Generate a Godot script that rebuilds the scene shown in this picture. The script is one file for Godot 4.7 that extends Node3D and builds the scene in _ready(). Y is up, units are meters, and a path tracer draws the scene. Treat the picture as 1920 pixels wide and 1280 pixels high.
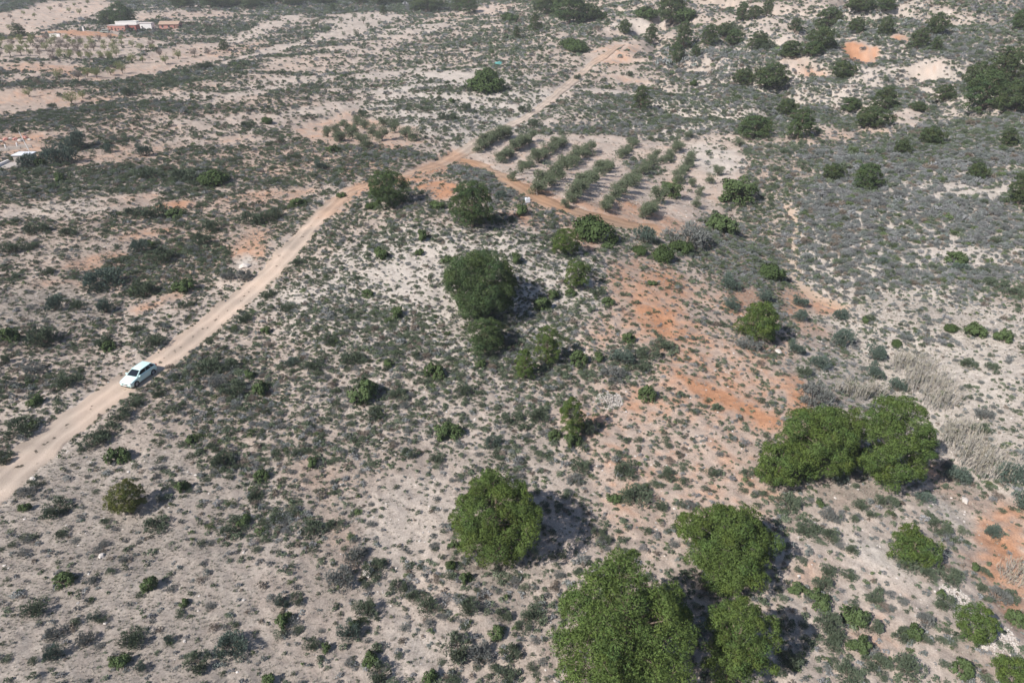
extends Node3D
# A dry scrub valley seen from the air. World: x right, y up, -z away ("f" = -z, metres ahead).

const CAM_H := 46.0
const PITCH := deg_to_rad(30.0)
const FOCAL := 1280.0            # photograph pixels

var rng := RandomNumberGenerator.new()
var n_hill := FastNoiseLite.new()
var n_mid := FastNoiseLite.new()
var n_fine := FastNoiseLite.new()
var n_col := FastNoiseLite.new()
var n_clump := FastNoiseLite.new()
var n_warp := FastNoiseLite.new()
var used := {}
var M := {}

# ---------------------------------------------------------------- soil / cover map (world grid)
const MC := 1.5
const MX0 := -640.0
const MW := 854
const MD := 680
var m_den := PackedFloat32Array()
var m_ora := PackedFloat32Array()
var m_pal := PackedFloat32Array()
var m_gry := PackedFloat32Array()
var m_dry := PackedFloat32Array()
var m_road := PackedFloat32Array()   # distance to the nearest track edge, metres (negative inside)

# ---------------------------------------------------------------- terrain
func softplus(d: float, w: float) -> float:
	if d > w * 12.0: return d
	if d < -w * 12.0: return 0.0
	return w * log(1.0 + exp(d / w))

func base_h(x: float, f: float) -> float:
	var h := 0.135 * softplus(x - 52.0, 6.0)
	h += 0.065 * softplus(f - 175.0, 18.0) * smoothstep(-90.0, 130.0, x)
	var fb := (f - 114.0) / (33.0 if f > 114.0 else 44.0)
	h += 7.5 * exp(-pow(absf(x + 4.0) / 33.0, 2.4) - pow(absf(fb), 2.4))
	h -= 2.6 * exp(-pow((x - 47.0) / 9.0, 2.0)) * (1.0 - smoothstep(120.0, 150.0, f))
	var far := smoothstep(60.0, 260.0, f)
	h += n_hill.get_noise_2d(x, f) * (0.7 + 2.6 * far)
	# ravines of the far right slope
	var rv := smoothstep(150.0, 230.0, f) * smoothstep(20.0, 90.0, x)
	if rv > 0.0:
		h -= rv * 8.0 * pow(1.0 - absf(n_hill.get_noise_2d(x * 1.6 + 500.0, f * 1.1)), 5.0)
	return h

func ground_h(x: float, f: float) -> float:
	var h := base_h(x, f)
	var d := road_at(x, f)
	if d > 0.0:
		var k := minf(1.0, d / 1.5)
		h += k * (n_mid.get_noise_2d(x, f) * 0.45 + n_fine.get_noise_2d(x, f) * 0.10)
		h += (0.15 + 0.0009 * f) * k + n_fine.get_noise_2d(x * 1.3 + 40.0, f * 1.3) * 0.12 * k * (1.0 - k) * 4.0
	return h

func pix_dir(u: float, v: float) -> Vector3:
	var a := (u - 960.0) / FOCAL
	var b := (v - 640.0) / FOCAL
	return Vector3(a, -(sin(PITCH) + cos(PITCH) * b), -(cos(PITCH) - sin(PITCH) * b))

# where the line of sight through a pixel of the photograph meets the ground
func gp(u: float, v: float) -> Vector3:
	var d := pix_dir(u, v)
	var t := 25.0
	var last := t
	while t < 1400.0:
		var y := CAM_H + d.y * t
		if y < base_h(d.x * t, -d.z * t): break
		last = t
		t *= 1.02
	var lo := last
	var hi := t
	for i in 12:
		var mid := (lo + hi) * 0.5
		if CAM_H + d.y * mid < base_h(d.x * mid, -d.z * mid): hi = mid
		else: lo = mid
	return Vector3(d.x * hi, base_h(d.x * hi, -d.z * hi), d.z * hi)

func px_per_m(p: Vector3) -> float:
	var z := (CAM_H - p.y) * sin(PITCH) + (-p.z) * cos(PITCH)
	return FOCAL / z

func put(x: float, f: float, sink := 0.03) -> Vector3:
	return Vector3(x, ground_h(x, f) - sink, -f)

# ---------------------------------------------------------------- map
func road_at(x: float, f: float) -> float:
	return samp(m_road, x, f)

func samp(a: PackedFloat32Array, x: float, f: float) -> float:
	var gx := clampf((x - MX0) / MC, 0.0, MW - 1.01)
	var gf := clampf(f / MC, 0.0, MD - 1.01)
	var ix := int(gx)
	var iz := int(gf)
	var tx := gx - ix
	var tz := gf - iz
	var k := iz * MW + ix
	return lerpf(lerpf(a[k], a[k + 1], tx), lerpf(a[k + MW], a[k + MW + 1], tx), tz)

# an oval patch of ground whose ends are given as points of the photograph
func patch(u: float, v: float, du: float, dv: float, deg: float, set_to: Dictionary, soft := 0.35):
	var r := deg_to_rad(deg)
	var c := gp(u, v)
	var e1 := Vector2(cos(r), sin(r)) * du
	var e2 := Vector2(-sin(r), cos(r)) * dv
	var a3 := (gp(u + e1.x, v + e1.y) - gp(u - e1.x, v - e1.y)) * 0.5
	var b3 := (gp(u + e2.x, v + e2.y) - gp(u - e2.x, v - e2.y)) * 0.5
	var a := Vector2(a3.x, -a3.z)
	var b := Vector2(b3.x, -b3.z)
	var cc := Vector2(c.x, -c.z)
	var det := a.x * b.y - a.y * b.x
	if absf(det) < 0.01: return
	var ext := Vector2(absf(a.x) + absf(b.x), absf(a.y) + absf(b.y)) * 1.5 + Vector2(3, 3)
	var x0 := maxi(0, int((cc.x - ext.x - MX0) / MC))
	var x1 := mini(MW - 1, int((cc.x + ext.x - MX0) / MC))
	var z0 := maxi(0, int((cc.y - ext.y) / MC))
	var z1 := mini(MD - 1, int((cc.y + ext.y) / MC))
	var sz := sqrt(absf(det))
	var wf := 1.0 / maxf(6.0, sz * 0.6)
	for iz in range(z0, z1 + 1):
		for ix in range(x0, x1 + 1):
			var q := Vector2(MX0 + ix * MC, iz * MC)
			var w2 := n_warp.get_noise_2d(q.x * wf * 14.0, q.y * wf * 14.0)
			var d := q - cc
			var s := (d.x * b.y - d.y * b.x) / det
			var t := (a.x * d.y - a.y * d.x) / det
			var rr := sqrt(s * s + t * t) + w2 * 0.42
			var w := 1.0 - smoothstep(1.0 - soft, 1.0 + soft, rr)
			if w <= 0.0: continue
			var k := iz * MW + ix
			if set_to.has("d"): m_den[k] = lerpf(m_den[k], set_to.d, w)
			if set_to.has("o"): m_ora[k] = lerpf(m_ora[k], set_to.o, w)
			if set_to.has("p"): m_pal[k] = lerpf(m_pal[k], set_to.p, w)
			if set_to.has("g"): m_gry[k] = lerpf(m_gry[k], set_to.g, w)
			if set_to.has("y"): m_dry[k] = lerpf(m_dry[k], set_to.y, w)

# a field or plot with a clear edge, its corners given as points of the photograph
func field(pix: Array, set_to: Dictionary, ragged := 2.0):
	var poly := PackedVector2Array()
	var lo := Vector2(1e9, 1e9)
	var hi := -lo
	for p in pix:
		var g := gp(p[0], p[1])
		var q := Vector2(g.x, -g.z)
		poly.append(q)
		lo = lo.min(q); hi = hi.max(q)
	for iz in range(maxi(0, int((lo.y - 4) / MC)), mini(MD - 1, int((hi.y + 4) / MC)) + 1):
		for ix in range(maxi(0, int((lo.x - 4 - MX0) / MC)), mini(MW - 1, int((hi.x + 4 - MX0) / MC)) + 1):
			var q := Vector2(MX0 + ix * MC, iz * MC)
			var w := Vector2(n_warp.get_noise_2d(q.x, q.y), n_warp.get_noise_2d(q.x + 300.0, q.y)) * ragged * 2.0
			if not Geometry2D.is_point_in_polygon(q + w, poly): continue
			var k := iz * MW + ix
			if set_to.has("d"): m_den[k] = set_to.d
			if set_to.has("o"): m_ora[k] = set_to.o
			if set_to.has("p"): m_pal[k] = set_to.p
			if set_to.has("g"): m_gry[k] = set_to.g
			if set_to.has("y"): m_dry[k] = set_to.y

func path_points(pix: Array) -> PackedVector2Array:
	var c := Curve2D.new()
	var pts := []
	for p in pix:
		var g := gp(p[0], p[1])
		pts.append(Vector2(g.x, -g.z))
	for i in pts.size():
		var t: Vector2 = (pts[mini(i + 1, pts.size() - 1)] - pts[maxi(i - 1, 0)]) / 6.0
		c.add_point(pts[i], -t, t)
	c.bake_interval = 0.8
	return c.get_baked_points()

func mark_road(pts: PackedVector2Array, half: float):
	for p in pts:
		var R := half + 4.5
		for iz in range(maxi(0, int((p.y - R) / MC)), mini(MD - 1, int((p.y + R) / MC) + 1) + 1):
			for ix in range(maxi(0, int((p.x - R - MX0) / MC)), mini(MW - 1, int((p.x + R - MX0) / MC) + 1) + 1):
				var k := iz * MW + ix
				m_road[k] = minf(m_road[k], p.distance_to(Vector2(MX0 + ix * MC, iz * MC)) - half)

# ---------------------------------------------------------------- nodes
func numbered(called: String) -> String:
	var n: int = used.get(called, 0)
	used[called] = n + 1
	return called if n == 0 else "%s_%03d" % [called, n]

func tag(o: Node, label: String, category: String, group := "", kind := ""):
	o.set_meta("label", label)
	o.set_meta("category", category)
	if group: o.set_meta("group", group)
	if kind: o.set_meta("kind", kind)

func thing(called: String, at: Vector3, turn: float, label: String, category: String, group := "") -> Node3D:
	var o := Node3D.new()
	o.name = numbered(called)
	o.position = at
	o.rotation.y = turn
	add_child(o)
	tag(o, label, category, group)
	return o

func part(called: String, mesh: Mesh, mat: Material, parent: Node) -> MeshInstance3D:
	var o := MeshInstance3D.new()
	o.name = called
	o.mesh = mesh
	if mat: o.material_override = mat
	parent.add_child(o, true)
	return o

func structure(called: String, mesh: Mesh, mat: Material, label: String, category: String) -> MeshInstance3D:
	var o := MeshInstance3D.new()
	o.name = numbered(called)
	o.mesh = mesh
	o.material_override = mat
	add_child(o)
	tag(o, label, category, "", "structure")
	return o

# ---------------------------------------------------------------- mesh building
class MB:
	var v := PackedVector3Array()
	var c := PackedColorArray()
	var n := PackedVector3Array()
	func tri(a: Vector3, b: Vector3, d: Vector3, col: Color):
		v.append(a); v.append(b); v.append(d)
		c.append(col); c.append(col); c.append(col)
		var k := (d - a).cross(b - a)
		k = k.normalized() if k.length_squared() > 1e-14 else Vector3.UP
		n.append(k); n.append(k); n.append(k)
	# a needle whose two faces are rounded like the tuft it belongs to
	func needle(a: Vector3, b: Vector3, d: Vector3, out: Vector3, col: Color):
		var k := (d - a).cross(b - a)
		v.append(a)
		if k.dot(out) < 0.0:
			v.append(d); v.append(b); k = -k
		else:
			v.append(b); v.append(d)
		k = (k.normalized() * 0.6 + out).normalized()
		c.append(col); c.append(col); c.append(col)
		n.append(k); n.append(k); n.append(k)
	func quad(a: Vector3, b: Vector3, d: Vector3, e: Vector3, col: Color):
		tri(a, b, d, col); tri(a, d, e, col)
	func tube(p0: Vector3, p1: Vector3, r0: float, r1: float, sides: int, col: Color):
		var ax := (p1 - p0).normalized()
		var s := ax.cross(Vector3(0.31, 0.2, 0.93)).normalized()
		var t := ax.cross(s)
		for i in sides:
			var a0 := TAU * i / sides
			var a1 := TAU * (i + 1) / sides
			var d0 := s * cos(a0) + t * sin(a0)
			var d1 := s * cos(a1) + t * sin(a1)
			quad(p0 + d0 * r0, p0 + d1 * r0, p1 + d1 * r1, p1 + d0 * r1, col)
	func box(lo: Vector3, hi: Vector3, col := Color.WHITE):
		var p := []
		for i in 8:
			p.append(Vector3(hi.x if i & 1 else lo.x, hi.y if i & 2 else lo.y, hi.z if i & 4 else lo.z))
		for q in [[0, 1, 3, 2], [5, 4, 6, 7], [4, 0, 2, 6], [1, 5, 7, 3], [2, 3, 7, 6], [4, 5, 1, 0]]:
			quad(p[q[3]], p[q[2]], p[q[1]], p[q[0]], col)
	func mesh() -> ArrayMesh:
		var arr := []
		arr.resize(Mesh.ARRAY_MAX)
		arr[Mesh.ARRAY_VERTEX] = v
		arr[Mesh.ARRAY_NORMAL] = n
		arr[Mesh.ARRAY_COLOR] = c
		var m := ArrayMesh.new()
		m.add_surface_from_arrays(Mesh.PRIMITIVE_TRIANGLES, arr)
		return m

func rv() -> Vector3:
	var z := rng.randf_range(-1, 1)
	var a := rng.randf() * TAU
	var r := sqrt(1.0 - z * z)
	return Vector3(r * cos(a), z, r * sin(a))

func grey(k: float) -> Color:
	return Color(k, k, k)

# spray of needles or narrow leaves
func spray(mb: MB, p: Vector3, n: Vector3, length: float, width: float, count: int, spread: float, col: Color):
	for i in count:
		var d := (n + rv() * spread).normalized()
		var s := d.cross(rv()).normalized() * width
		var k := rng.randf_range(0.8, 1.2)
		var b := p + d * length * 0.1
		var cc := Color(col.r * k, col.g * k, col.b * k)
		mb.tri(b - s, b + s, p + d * length * rng.randf_range(0.75, 1.15), cc)

func leaf(mb: MB, p: Vector3, n: Vector3, size: float, col: Color):
	var s := n.cross(rv()).normalized() * size
	var t := n.cross(s).normalized() * size * 0.62
	mb.tri(p - s, p + t, p + s, col)
	mb.tri(p - s, p + s, p - t, col)

# a low shrub of unit radius: several lumps of leaves on short stems
func shrub_mesh(sd: int, n: int, size: float, flat: float, lumps: int, spiky := false) -> ArrayMesh:
	rng.seed = sd
	var mb := MB.new()
	var cs := []
	for i in lumps:
		var a := TAU * i / lumps + rng.randf()
		var r := 0.0 if i == 0 else rng.randf_range(0.35, 0.66)
		cs.append([Vector3(cos(a) * r, flat * rng.randf_range(0.25, 0.55) * (1.0 if i else 1.25), sin(a) * r), rng.randf_range(0.3, 0.48) if lumps > 1 else 0.75, rng.randf_range(0.78, 1.22)])
	for i in n:
		var l: Array = cs[rng.randi() % lumps]
		var d := rv()
		if d.y < -0.35: d.y = -d.y
		var lr: float = l[1]
		var p: Vector3 = l[0] + d * Vector3(lr, lr * flat * 1.1, lr) * rng.randf_range(0.55, 1.08)
		if p.y < 0.02: p.y = rng.randf() * 0.15
		var col := grey(rng.randf_range(0.75, 1.25) * l[2])
		if spiky:
			spray(mb, p, (d + Vector3.UP * 0.4).normalized(), size * 2.2, size * 0.3, 3, 0.5, col)
		else:
			leaf(mb, p, (d * 0.8 + rv() * 0.8).normalized(), size * rng.randf_range(0.7, 1.3), col)
	return mb.mesh()

func tuft_mesh(sd: int, n: int, up: float, width: float) -> ArrayMesh:
	rng.seed = sd
	var mb := MB.new()
	for i in n:
		var a := rng.randf() * TAU
		var o := Vector3(cos(a), 0, sin(a))
		var p := o * rng.randf() * 0.3
		var tip := o * rng.randf_range(0.4, 1.0) + Vector3.UP * up * rng.randf_range(0.5, 1.0)
		var s := Vector3(-o.z, 0, o.x) * width
		mb.tri(p - s, p + s, tip, grey(rng.randf_range(0.7, 1.25)))
	return mb.mesh()

# one bush, > foliage, stem
func bush_meshes(sd: int, n: int, size: float, flat: float, lumps: int, spiky: bool, upright := 0.0) -> Array:
	rng.seed = sd
	var mb := MB.new()
	var st := MB.new()
	var cs := []
	for i in lumps:
		var a := rng.randf() * TAU
		var r := sqrt(rng.randf()) * 0.72
		var top := flat * sqrt(maxf(0.05, 1.0 - r * r * 0.9))
		var lr := rng.randf_range(0.2, 0.36)
		var y := maxf(lr * 0.5, (top - lr) * (rng.randf_range(0.6, 1.05) if i % 3 else rng.randf_range(0.1, 0.5)))
		cs.append([Vector3(cos(a) * r, y, sin(a) * r), lr, rng.randf_range(0.78, 1.22)])
		st.tube(Vector3(cos(a), 0, sin(a)) * 0.06, cs[-1][0], 0.03, 0.01, 4, grey(rng.randf_range(0.8, 1.2)))
	for i in n:
		var l: Array = cs[rng.randi() % lumps]
		var d := rv()
		if d.y < -0.3 and rng.randf() < 0.7: d.y = -d.y
		var lr: float = l[1]
		var p: Vector3 = l[0] + d * lr * rng.randf_range(0.6, 1.05)
		p.y = maxf(p.y, 0.03)
		var out: Vector3 = (p - Vector3(0, flat * 0.25, 0)).normalized()
		var col := grey(rng.randf_range(0.78, 1.22) * l[2])
		if spiky:
			spray(mb, p, (d * 0.7 + out * 0.5 + Vector3.UP * (0.3 + upright)).normalized(), size * 2.4, size * 0.32, 3, 0.55, col)
		else:
			leaf(mb, p, (d * 0.8 + out * 0.3 + rv() * 0.6).normalized(), size * rng.randf_range(0.7, 1.3), col)
	return [mb.mesh(), st.mesh()]

# a pine: tapered trunk, limbs, and clumps of needle sprays through the crown
func pine_meshes(sd: int, R: float, Ht: float, clumps: int, tufts: int, len_: float, lean := 0.0, cone := 0.0, low := 0.1, blades := 4, subs := 12) -> Array:
	rng.seed = sd
	var tr := MB.new()
	var cr := MB.new()
	var bend := Vector3(rng.randf_range(-1, 1), 0, rng.randf_range(-1, 1)) * R * 0.1 + Vector3(lean, 0, 0)
	var axis := func(t: float) -> Vector3: return bend * sin(t * 2.2) + Vector3(0, t * Ht, 0)
	var r0 := 0.028 * Ht + 0.02 * R
	var prev := Vector3(0, -0.15, 0)
	for i in range(1, 8):
		var q: Vector3 = axis.call(i / 8.0)
		tr.tube(prev, q, r0 * (1.0 - (i - 1) / 8.5), r0 * (1.0 - i / 8.5), 7, grey(rng.randf_range(0.85, 1.15)))
		prev = q
	var ph := rng.randf() * TAU
	var pts := []
	for i in clumps:
		var best := Vector3.ZERO
		var bd := -1.0
		var bo := Vector3.UP
		for k in 5:
			var t := pow(rng.randf(), 0.85)
			var a := rng.randf() * TAU
			var env := 1.0
			if t > 0.4: env = sqrt(maxf(0.0, 1.0 - pow((t - 0.4) / 0.6, 2.0)))
			else: env = 0.72 + 0.28 * t / 0.4
			env = lerpf(env, 1.02 - 0.85 * t, cone)
			env *= 0.84 + 0.13 * sin(a * 3.0 + ph + t * 4.0) + 0.10 * sin(a * 5.0 - ph * 2.0 + t * 7.0)
			var rad := R * env * 0.9 * pow(rng.randf(), 0.16 if k % 3 else 0.5)
			var y := lerpf(low, 0.94, t)
			var c: Vector3 = axis.call(y)
			var p := c + Vector3(cos(a), 0, sin(a)) * rad
			var d := 1e9
			for q in pts: d = minf(d, p.distance_squared_to(q))
			if d > bd:
				bd = d; best = p
				bo = Vector3(cos(a), 0, sin(a)) * (rad / R)
		pts.append(best)
		var tt := clampf((best.y / Ht - 0.12) * 0.85, 0.05, 0.82)
		if i % 2 == 0:
			var root: Vector3 = axis.call(tt)
			var mid := root.lerp(best, 0.55) - Vector3(0, 0.04 * R, 0)
			tr.tube(root, mid, r0 * 0.30, r0 * 0.17, 4, grey(rng.randf_range(0.9, 1.3)))
			tr.tube(mid, best, r0 * 0.17, r0 * 0.06, 4, grey(rng.randf_range(0.9, 1.3)))
		# one branch end: a lobe of small rounded tufts on its outer side, needles on every tuft
		var rl := R * rng.randf_range(0.17, 0.29) + 0.06
		var outw := (bo + Vector3.UP * 0.75).normalized()
		var hue := rng.randf()
		for m in subs:
			var dm := (rv() + outw * 0.75).normalized()
			var cm := best + Vector3(dm.x, dm.y * 0.7, dm.z) * rl * rng.randf_range(0.6, 0.92)
			var rs := rl * rng.randf_range(0.26, 0.42)
			var h2 := clampf(hue + rng.randf_range(-0.3, 0.3), 0.0, 1.0)
			var k2 := rng.randf_range(0.85, 1.15)
			var col := Color(k2 * lerpf(0.88, 1.14, h2), k2, k2 * lerpf(1.1, 0.82, h2))
			var length := clampf(rs * 0.55, len_ * 0.7, len_ * 1.4)
			for j in tufts:
				var n := (rv() + outw * 0.5).normalized()
				var p := cm + n * rs * rng.randf_range(0.7, 1.0)
				for q in blades:
					var d := (n + Vector3.UP * 0.25 + rv() * 0.8).normalized()
					var s := d.cross(rv()).normalized() * length * (0.11 if subs > 10 else 0.17)
					cr.needle(p - s, p + s, p + d * length * rng.randf_range(0.75, 1.2), n, col)
			if m % 3 == 0:
				tr.tube(best, cm, r0 * 0.06, r0 * 0.02, 3, grey(rng.randf_range(0.9, 1.3)))
	return [tr.mesh(), cr.mesh()]

# olive or almond: short forked trunk and a loose round crown of narrow leaves
func orchard_tree(sd: int, leaves: int, size: float, R: float, Ht: float, trunk_h: float, lumps: int) -> Array:
	rng.seed = sd
	var tr := MB.new()
	var cr := MB.new()
	var fork := Vector3(rng.randf_range(-0.1, 0.1), trunk_h, rng.randf_range(-0.1, 0.1))
	tr.tube(Vector3(0, -0.15, 0), fork * 0.5, 0.17, 0.13, 7, grey(1.0))
	tr.tube(fork * 0.5, fork, 0.13, 0.11, 7, grey(0.9))
	var cs := []
	for i in lumps:
		var a := TAU * i / lumps + rng.randf() * 0.7
		var r := R * rng.randf_range(0.2, 0.68)
		var c := Vector3(cos(a) * r, lerpf(trunk_h * 1.25, Ht * 0.84, rng.randf()), sin(a) * r)
		cs.append([c, R * rng.randf_range(0.28, 0.44), rng.randf_range(0.8, 1.2)])
		var mid := fork.lerp(c, 0.5) + rv() * 0.1
		tr.tube(fork, mid, 0.085, 0.05, 5, grey(rng.randf_range(0.85, 1.15)))
		tr.tube(mid, c + rv() * 0.15, 0.05, 0.015, 4, grey(rng.randf_range(0.85, 1.15)))
	for i in leaves:
		var l: Array = cs[rng.randi() % lumps]
		var d := rv()
		var p: Vector3 = l[0] + d * l[1] * Vector3(1, 0.85, 1) * pow(rng.randf(), 0.4)
		spray(cr, p, (d + Vector3.UP * 0.2).normalized(), size * 2.0, size * 0.3, 3, 0.9, grey(rng.randf_range(0.8, 1.2) * l[2]))
	return [tr.mesh(), cr.mesh()]

func foliage_mat(lin: Color, back := 0.25) -> StandardMaterial3D:
	var m := StandardMaterial3D.new()
	m.vertex_color_use_as_albedo = true
	m.albedo_color = lin.linear_to_srgb()
	m.roughness = 0.75
	m.metallic_specular = 0.25
	m.cull_mode = BaseMaterial3D.CULL_DISABLED
	if back > 0.0:
		m.backlight_enabled = true
		m.backlight = Color(back, back, back)
	return m

func plain_mat(lin: Color, rough := 0.85, spec := 0.3) -> StandardMaterial3D:
	var m := StandardMaterial3D.new()
	m.albedo_color = lin.linear_to_srgb()
	m.vertex_color_use_as_albedo = true
	m.roughness = rough
	m.metallic_specular = spec
	m.cull_mode = BaseMaterial3D.CULL_DISABLED
	return m

func noise_for(o: FastNoiseLite, sd: int, wave: float, oct := 3):
	o.seed = sd
	o.noise_type = FastNoiseLite.TYPE_SIMPLEX_SMOOTH
	o.frequency = 1.0 / wave
	o.fractal_type = FastNoiseLite.FRACTAL_FBM
	o.fractal_octaves = oct

# ================================================================ scene
func _ready():
	setup_view()
	noise_for(n_hill, 11, 120.0, 3)
	noise_for(n_mid, 12, 11.0, 3)
	noise_for(n_fine, 13, 1.6, 2)
	noise_for(n_col, 14, 9.0, 4)
	noise_for(n_clump, 15, 3.2, 2)
	noise_for(n_warp, 16, 14.0, 3)
	make_materials()
	make_maps()
	print("maps ", Time.get_ticks_msec())
	make_ground()
	print("ground ", Time.get_ticks_msec())
	make_tracks()
	make_trees()
	print("trees ", Time.get_ticks_msec())
	make_bushes()
	make_reeds()
	make_built()
	make_car()
	make_small()
	print("things ", Time.get_ticks_msec())
	make_scrub()
	print("scrub ", Time.get_ticks_msec())

func setup_view():
	var cam := Camera3D.new()
	cam.name = "camera"
	cam.fov = rad_to_deg(2.0 * atan(640.0 / FOCAL))
	cam.position = Vector3(0, CAM_H, 0)
	cam.rotation.x = -PITCH
	cam.near = 0.5
	cam.far = 4000.0
	add_child(cam)
	cam.current = true
	var sky := ProceduralSkyMaterial.new()
	sky.sky_top_color = Color(0.42, 0.52, 0.68)
	sky.sky_horizon_color = Color(0.72, 0.77, 0.82)
	sky.sky_curve = 0.15
	sky.ground_horizon_color = Color(0.62, 0.60, 0.56)
	sky.ground_bottom_color = Color(0.40, 0.36, 0.32)
	sky.sky_energy_multiplier = 0.84
	var e := Environment.new()
	e.background_mode = Environment.BG_SKY
	e.sky = Sky.new()
	e.sky.sky_material = sky
	e.tonemap_mode = Environment.TONE_MAPPER_LINEAR
	e.tonemap_exposure = 1.6
	e.sdfgi_enabled = true
	e.ssao_enabled = true
	e.ssil_enabled = true
	e.fog_enabled = true
	e.fog_density = 0.00018
	e.fog_light_color = Color(0.86, 0.88, 0.90)
	var w := WorldEnvironment.new()
	w.name = "sky"
	w.environment = e
	add_child(w)
	var sun := DirectionalLight3D.new()
	sun.name = "sun"
	sun.light_energy = 1.6
	sun.light_color = Color(1.0, 0.97, 0.945)
	sun.light_angular_distance = 0.5
	sun.shadow_enabled = true
	var el := deg_to_rad(42.0)
	var dir := Vector3(0.80 * cos(el), -sin(el), -0.60 * cos(el))
	sun.basis = Basis.looking_at(dir, Vector3.UP)
	add_child(sun)

func make_materials():
	M.bark = plain_mat(Color(0.16, 0.125, 0.10))
	M.bark_grey = plain_mat(Color(0.20, 0.18, 0.16))
	M.stem = plain_mat(Color(0.17, 0.14, 0.115))
	M.pine = foliage_mat(Color(0.102, 0.152, 0.043))
	M.pine_dark = foliage_mat(Color(0.080, 0.122, 0.052))
	M.pine_yellow = foliage_mat(Color(0.125, 0.145, 0.045))
	M.pine_far = foliage_mat(Color(0.082, 0.115, 0.052))
	M.olive = foliage_mat(Color(0.125, 0.155, 0.095))
	M.almond = foliage_mat(Color(0.20, 0.23, 0.09))
	M.almond_bare = foliage_mat(Color(0.21, 0.18, 0.155))
	M.dark_bush = foliage_mat(Color(0.055, 0.085, 0.030))
	M.green_bush = foliage_mat(Color(0.072, 0.106, 0.042))
	M.blue_bush = foliage_mat(Color(0.105, 0.145, 0.118))
	M.grey_bush = foliage_mat(Color(0.17, 0.182, 0.172))
	M.rosemary = foliage_mat(Color(0.100, 0.130, 0.086))
	M.scrub = foliage_mat(Color(1, 1, 1), 0.15)
	M.reed = foliage_mat(Color(0.32, 0.31, 0.28), 0.2)

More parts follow.
